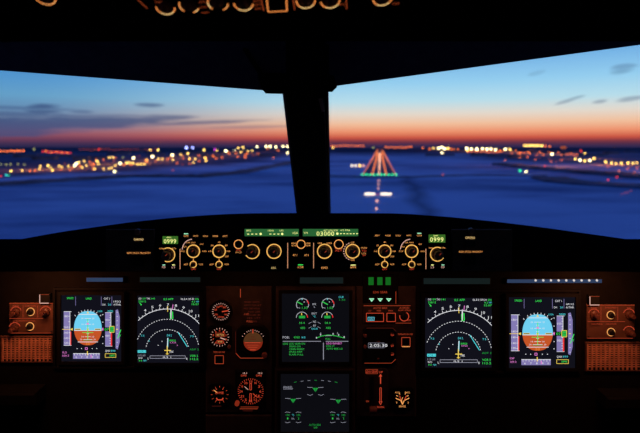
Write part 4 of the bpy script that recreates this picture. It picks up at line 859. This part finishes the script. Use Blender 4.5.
# runway lights
def rl(name, X, D, rpx, mat, lab, cat, grp):
    if mat not in LM: LM[mat] = ball_mesh(mat)
    o = bpy.data.objects.new(name, LM[mat]); C.objects.link(o); r_ = min(rpx*D/F, 6)
    o.location = ((380-320)/F*D+X-1.5, D, 2.2*r_*.5+.05); o.scale = (r_, r_, r_*.5); return tag(o, lab, cat, grp)
for i in range(10): rl('threshold_light', -29+i*6.5, 868, 1.05, 'L_green', 'green threshold light at the near end of the runway', 'runway light', 'green threshold lights')
D = 900
while D < 7500:
    for sx in (-1, 1): rl('runway_edge_light', sx*29, D, .62, 'L_rwy', 'orange light along the left edge of the runway' if sx < 0 else 'orange light along the right edge of the runway', 'runway light', 'left runway edge lights' if sx < 0 else 'right runway edge lights')
    D *= 1.04
D = 885
while D < 3600:
    for sx, wd, gp in ((-1, 'left', 'left'), (1, 'right', 'right')): rl('touchdown_light', sx*12.5, D, .72, 'L_rwy', 'red orange touchdown light in the %s inner row of the runway' % wd, 'runway light', '%s touchdown zone lights' % gp)
    rl('runway_centre_light', 0, D*1.01, .6, 'L_pink', 'pinkish light on the centre line of the runway', 'runway light', 'runway centre line lights')
    D *= 1.03
def al(px, py, r_, mt, lab, grp=None, name='approach_light'):
    return lamp(name, px, py, r_, mt, lab, 'approach light', grp)
for x, y, r_ in ((378.8, 180.6, .9), (378.6, 184.3, .9), (378.2, 188.4, .9)): al(x, y, r_, 'L_pink', 'pink approach light between the green threshold and the white crossbar', 'pink approach lights above the crossbar')
al(377.6, 194, .9, 'L_dim', 'dim orange approach light in the gap of the white crossbar'); al(377, 200.8, 1.4, 'L_pink', 'pinkish white approach light just below the white crossbar'); al(376.5, 208.6, 1.3, 'L_pink', 'lowest pink approach light, nearest the glareshield')
for i in range(5): al(365.6+i*2.1, 193.8, 1.25, 'L_cool', 'white approach light in the left half of the crossbar', 'left half of the white crossbar')
for i in range(5): al(381.6+i*2.2, 193.9, 1.3, 'L_cool', 'white approach light in the right half of the crossbar', 'right half of the white crossbar')
for x, mt, lb in ((351.9, 'L_cool', 'outermost white glide slope light left of the runway'), (355.8, 'L_cool', 'second white glide slope light left of the runway'), (359.8, 'L_yellow', 'yellow glide slope light left of the runway'), (363.5, 'L_pink', 'pink glide slope light nearest the runway')):
    lamp('glide_slope_light', x, 165.6, 1.2, mt, lb, 'runway light')
# control tower and low buildings of the town
T0 = gnd(563.4, 156); T = thing('control_tower', 'orange lit airport control tower on the right horizon', 'tower', T0)
D = T0.y; k = D/F
MATS['tower_glow'] = emis('tower_glow', (205, 100, 60), .8)
g = G(F0); g.wbox((T0.x-1.0*k, D-1*k, 0), (T0.x+1.0*k, D+1*k, 8*k), 'concrete'); g.make('shaft', T)
g = G(F0); g.wbox((T0.x-1.9*k, D-1.9*k, 7.6*k), (T0.x+1.9*k, D+1.9*k, 9.4*k), 'tower_glow'); g.make('lit_cab', T, label='glowing orange tower cab')
g = G(F0); g.wbox((T0.x-1.3*k, D-1.3*k, 9.4*k), (T0.x+1.3*k, D+1.3*k, 10*k), 'concrete'); g.make('roof', T)
for i in range(26):
    left = i < 15
    px = 8+i*18.5 if left else 440+(i-15)*19; py = random.uniform(151.5, 158 if px > 120 else 163)
    p = gnd(px, py); w = random.uniform(20, 60)*p.y/2000; h = random.uniform(7, 14)*max(1, p.y/3000)
    o = thing('building', 'low dark building in the unlit town behind the %s windshield' % ('left' if left else 'right'), 'building', p, 'dark town buildings on the %s' % ('left' if left else 'right'))
    G(F0).wbox((p.x-w, p.y-15, 0), (p.x+w, p.y+15, h), 'wood').make('walls', o)
    g = G(F0); g.add([Vector(q) for q in ((p.x-w-1, p.y-17, h), (p.x+w+1, p.y-17, h), (p.x+w+1, p.y+17, h), (p.x-w-1, p.y+17, h), (p.x-w+4, p.y, h+5), (p.x+w-4, p.y, h+5))], [(0, 1, 5, 4), (1, 2, 5), (2, 3, 4, 5), (3, 0, 4), (3, 2, 1, 0)], 'concrete'); g.make('roof', o)

# ------------------------------------------------------------------ sky
w = bpy.data.worlds.new('World'); bpy.context.scene.world = w; w.use_nodes = True
N, Lk = w.node_tree.nodes, w.node_tree.links; N.clear()
out = N.new('ShaderNodeOutputWorld'); bg = N.new('ShaderNodeBackground'); Lk.new(bg.outputs[0], out.inputs[0])
tc = N.new('ShaderNodeTexCoord'); sx = N.new('ShaderNodeSeparateXYZ'); Lk.new(tc.outputs['Generated'], sx.inputs[0])
def mth(op, a_, b_=None, c_=None, clamp=False):
    n_ = N.new('ShaderNodeMath'); n_.operation = op; n_.use_clamp = clamp
    for i, v in enumerate((a_, b_, c_)):
        if v is None: continue
        if isinstance(v, (int, float)): n_.inputs[i].default_value = v
        else: Lk.new(v, n_.inputs[i])
    return n_.outputs[0]
hor = mth('SQRT', mth('ADD', mth('MULTIPLY', sx.outputs[0], sx.outputs[0]), mth('MULTIPLY', sx.outputs[1], sx.outputs[1])))
e = mth('DIVIDE', sx.outputs[2], mth('MAXIMUM', hor, .02)); u = mth('ARCTAN2', sx.outputs[0], sx.outputs[1])
def ramp(stops):
    r_ = N.new('ShaderNodeValToRGB'); cr = r_.color_ramp; cr.interpolation = 'LINEAR'
    while len(cr.elements) < len(stops): cr.elements.new(.5)
    for el, (row, col) in zip(cr.elements, stops):
        el.position = max(0, min(1, (147-row)/F*2.0)); el.color = (*lin(col), 1)
    Lk.new(mth('MULTIPLY', e, 2.0, clamp=True), r_.inputs[0]); return r_.outputs[0]
A = ramp([(147, (46, 42, 84)), (144.5, (72, 46, 78)), (141.5, (122, 54, 68)), (138, (210, 86, 68)), (132, (246, 150, 112)), (124, (250, 198, 162)), (114, (234, 224, 212)), (102, (190, 228, 242)), (84, (154, 212, 246)), (60, (116, 180, 236)), (30, (72, 130, 212)), (-100, (24, 58, 152))])
B = ramp([(147, (40, 40, 78)), (144, (66, 48, 84)), (140, (112, 62, 90)), (135, (150, 88, 108)), (130, (128, 106, 138)), (123, (108, 126, 160)), (114, (104, 144, 184)), (102, (104, 164, 206)), (86, (86, 154, 212)), (70, (72, 136, 204)), (30, (46, 98, 182)), (-100, (20, 50, 136))])
mr = N.new('ShaderNodeMapRange'); mr.interpolation_type = 'SMOOTHSTEP'; Lk.new(u, mr.inputs[0]); mr.inputs[1].default_value = -.58; mr.inputs[2].default_value = .10
mix = N.new('ShaderNodeMix'); mix.data_type = 'RGBA'; Lk.new(mr.outputs[0], mix.inputs[0]); Lk.new(B, mix.inputs[6]); Lk.new(A, mix.inputs[7])
# clouds: thin streaks low in the sky
cv = N.new('ShaderNodeCombineXYZ'); Lk.new(mth('MULTIPLY', u, 9), cv.inputs[0]); Lk.new(mth('MULTIPLY', e, 110), cv.inputs[1])
nz = N.new('ShaderNodeTexNoise'); nz.inputs['Scale'].default_value = 1; nz.inputs['Detail'].default_value = 5; nz.inputs['Roughness'].default_value = .6; Lk.new(cv.outputs[0], nz.inputs['Vector'])
nzv = nz.outputs[0]
tot = None
for px, py, wx, wy, st, k_ in ((45, 106, 15, 2.4, -.06, .9), (42, 112, 15, 2.0, 0, .8), (60, 115.5, 10, 2, 0, .6), (83, 112, 10, 1.8, 0, .5), (150, 105, 14, 2.0, 0, .7), (168, 117.5, 30, 3, -.03, .8), (40, 124, 85, 6, -.02, .9), (110, 122, 60, 4, -.04, .9), (10, 130, 80, 7, -.08, .9),
                               (205, 122.5, 60, 1.8, -.05, .7), (10, 114, 40, 2.8, 0, .6), (95, 116.5, 55, 2.2, -.02, .55), (20, 108, 40, 1.8, 0, .5), (250, 127, 45, 1.4, -.03, .4), (571, 99.5, 12, 1.8, -.28, .5), (600, 101.5, 6, 1.6, -.1, .5), (623, 68.5, 11, 4.4, -.12, .45), (633, 98.5, 13, 2.2, -.15, .5), (537, 73, 7, 2, -.2, .22)):
    u0 = math.atan((px-320)/F); e0 = (147-py)/F*math.cos(u0)
    du = mth('SUBTRACT', u, u0); de = mth('ADD', mth('SUBTRACT', e, e0), mth('MULTIPLY', du, st))
    q = mth('ADD', mth('POWER', mth('ABSOLUTE', mth('DIVIDE', du, wx/F)), 2), mth('POWER', mth('ABSOLUTE', mth('DIVIDE', de, wy/F)), 2))
    v = mth('MULTIPLY', mth('SUBTRACT', 1.35, mth('ADD', q, mth('MULTIPLY', mth('SUBTRACT', nzv, .5), 3.4)), clamp=True), k_)
    tot = v if tot is None else mth('MAXIMUM', tot, v)
cm = N.new('ShaderNodeMix'); cm.data_type = 'RGBA'; Lk.new(mth('MULTIPLY', tot, .85, clamp=True), cm.inputs[0]); Lk.new(mix.outputs[2], cm.inputs[6]); cm.inputs[7].default_value = (*lin((58, 80, 128)), 1)
# below the horizon nothing is seen; keep the same dark blue
Lk.new(cm.outputs[2], bg.inputs[0]); bg.inputs[1].default_value = 1.0

# ------------------------------------------------------------------ cockpit lamps (warm floodlight bulbs under the glareshield lip)
def area(name, x, y, z, sx_, sy_, rot, col, power):
    l = bpy.data.lights.new(name, 'AREA'); l.shape = 'RECTANGLE'; l.size = sx_; l.size_y = sy_; l.color = col; l.energy = power
    o = bpy.data.objects.new(name, l); C.objects.link(o); o.location = (x, y, z); o.rotation_euler = rot
    return o
zl = EYE+(147-271)/F*1.2-.006
for nm, px, wd, pw in (('panel_flood_lamp', 24, .14, .48), ('panel_flood_lamp', 614, .14, .48), ('panel_flood_lamp', 238, .14, .07), ('panel_flood_lamp', 384, .12, .07)):
    o = area(nm, (px-320)/F*1.17, 1.17, zl, wd, .02, (math.radians(24), 0, 0), (1, .30, .11), pw)
# bodiless point lights added above the town, washing its snow with orange
for px, py in [(70, 169), (95, 165), (125, 164.5), (140, 163), (160, 160), (185, 158), (215, 156), (240, 154), (270, 151.5), (40, 170), (470, 151), (495, 152), (520, 153), (560, 155), (585, 159), (615, 165), (632, 174), (545, 167), (440, 150)]:
    p = gnd(px, py); l = bpy.data.lights.new('added_town_glow', 'POINT'); l.color = (1, .27, .05); l.energy = 2.4e5*(p.y/1500)**1.8; l.shadow_soft_size = 3
    o = bpy.data.objects.new('added_town_glow', l); C.objects.link(o); o.location = (p.x, p.y, 48*(p.y/1500)**.9); l.cycles.max_bounces = 1
# ------------------------------------------------------------------ camera
cam = bpy.data.cameras.new('camera'); co = bpy.data.objects.new('camera', cam); C.objects.link(co)
co.location = (0, 0, EYE); co.rotation_euler = (math.radians(90), 0, 0)
cam.sensor_width = 36; cam.lens = F/640*36; cam.shift_y = -69.5/640; cam.clip_start = .05; cam.clip_end = 100000
cam.dof.use_dof = True; cam.dof.focus_distance = 1.3; cam.dof.aperture_fstop = 3.2; cam.dof.aperture_blades = 0
S = bpy.context.scene; S.camera = co
S.view_settings.view_transform = 'Standard'; S.view_settings.look = 'None'; S.view_settings.exposure = 0; S.view_settings.gamma = 1
S.cycles.use_denoising = True; S.cycles.max_bounces = 5; S.cycles.transparent_max_bounces = 8
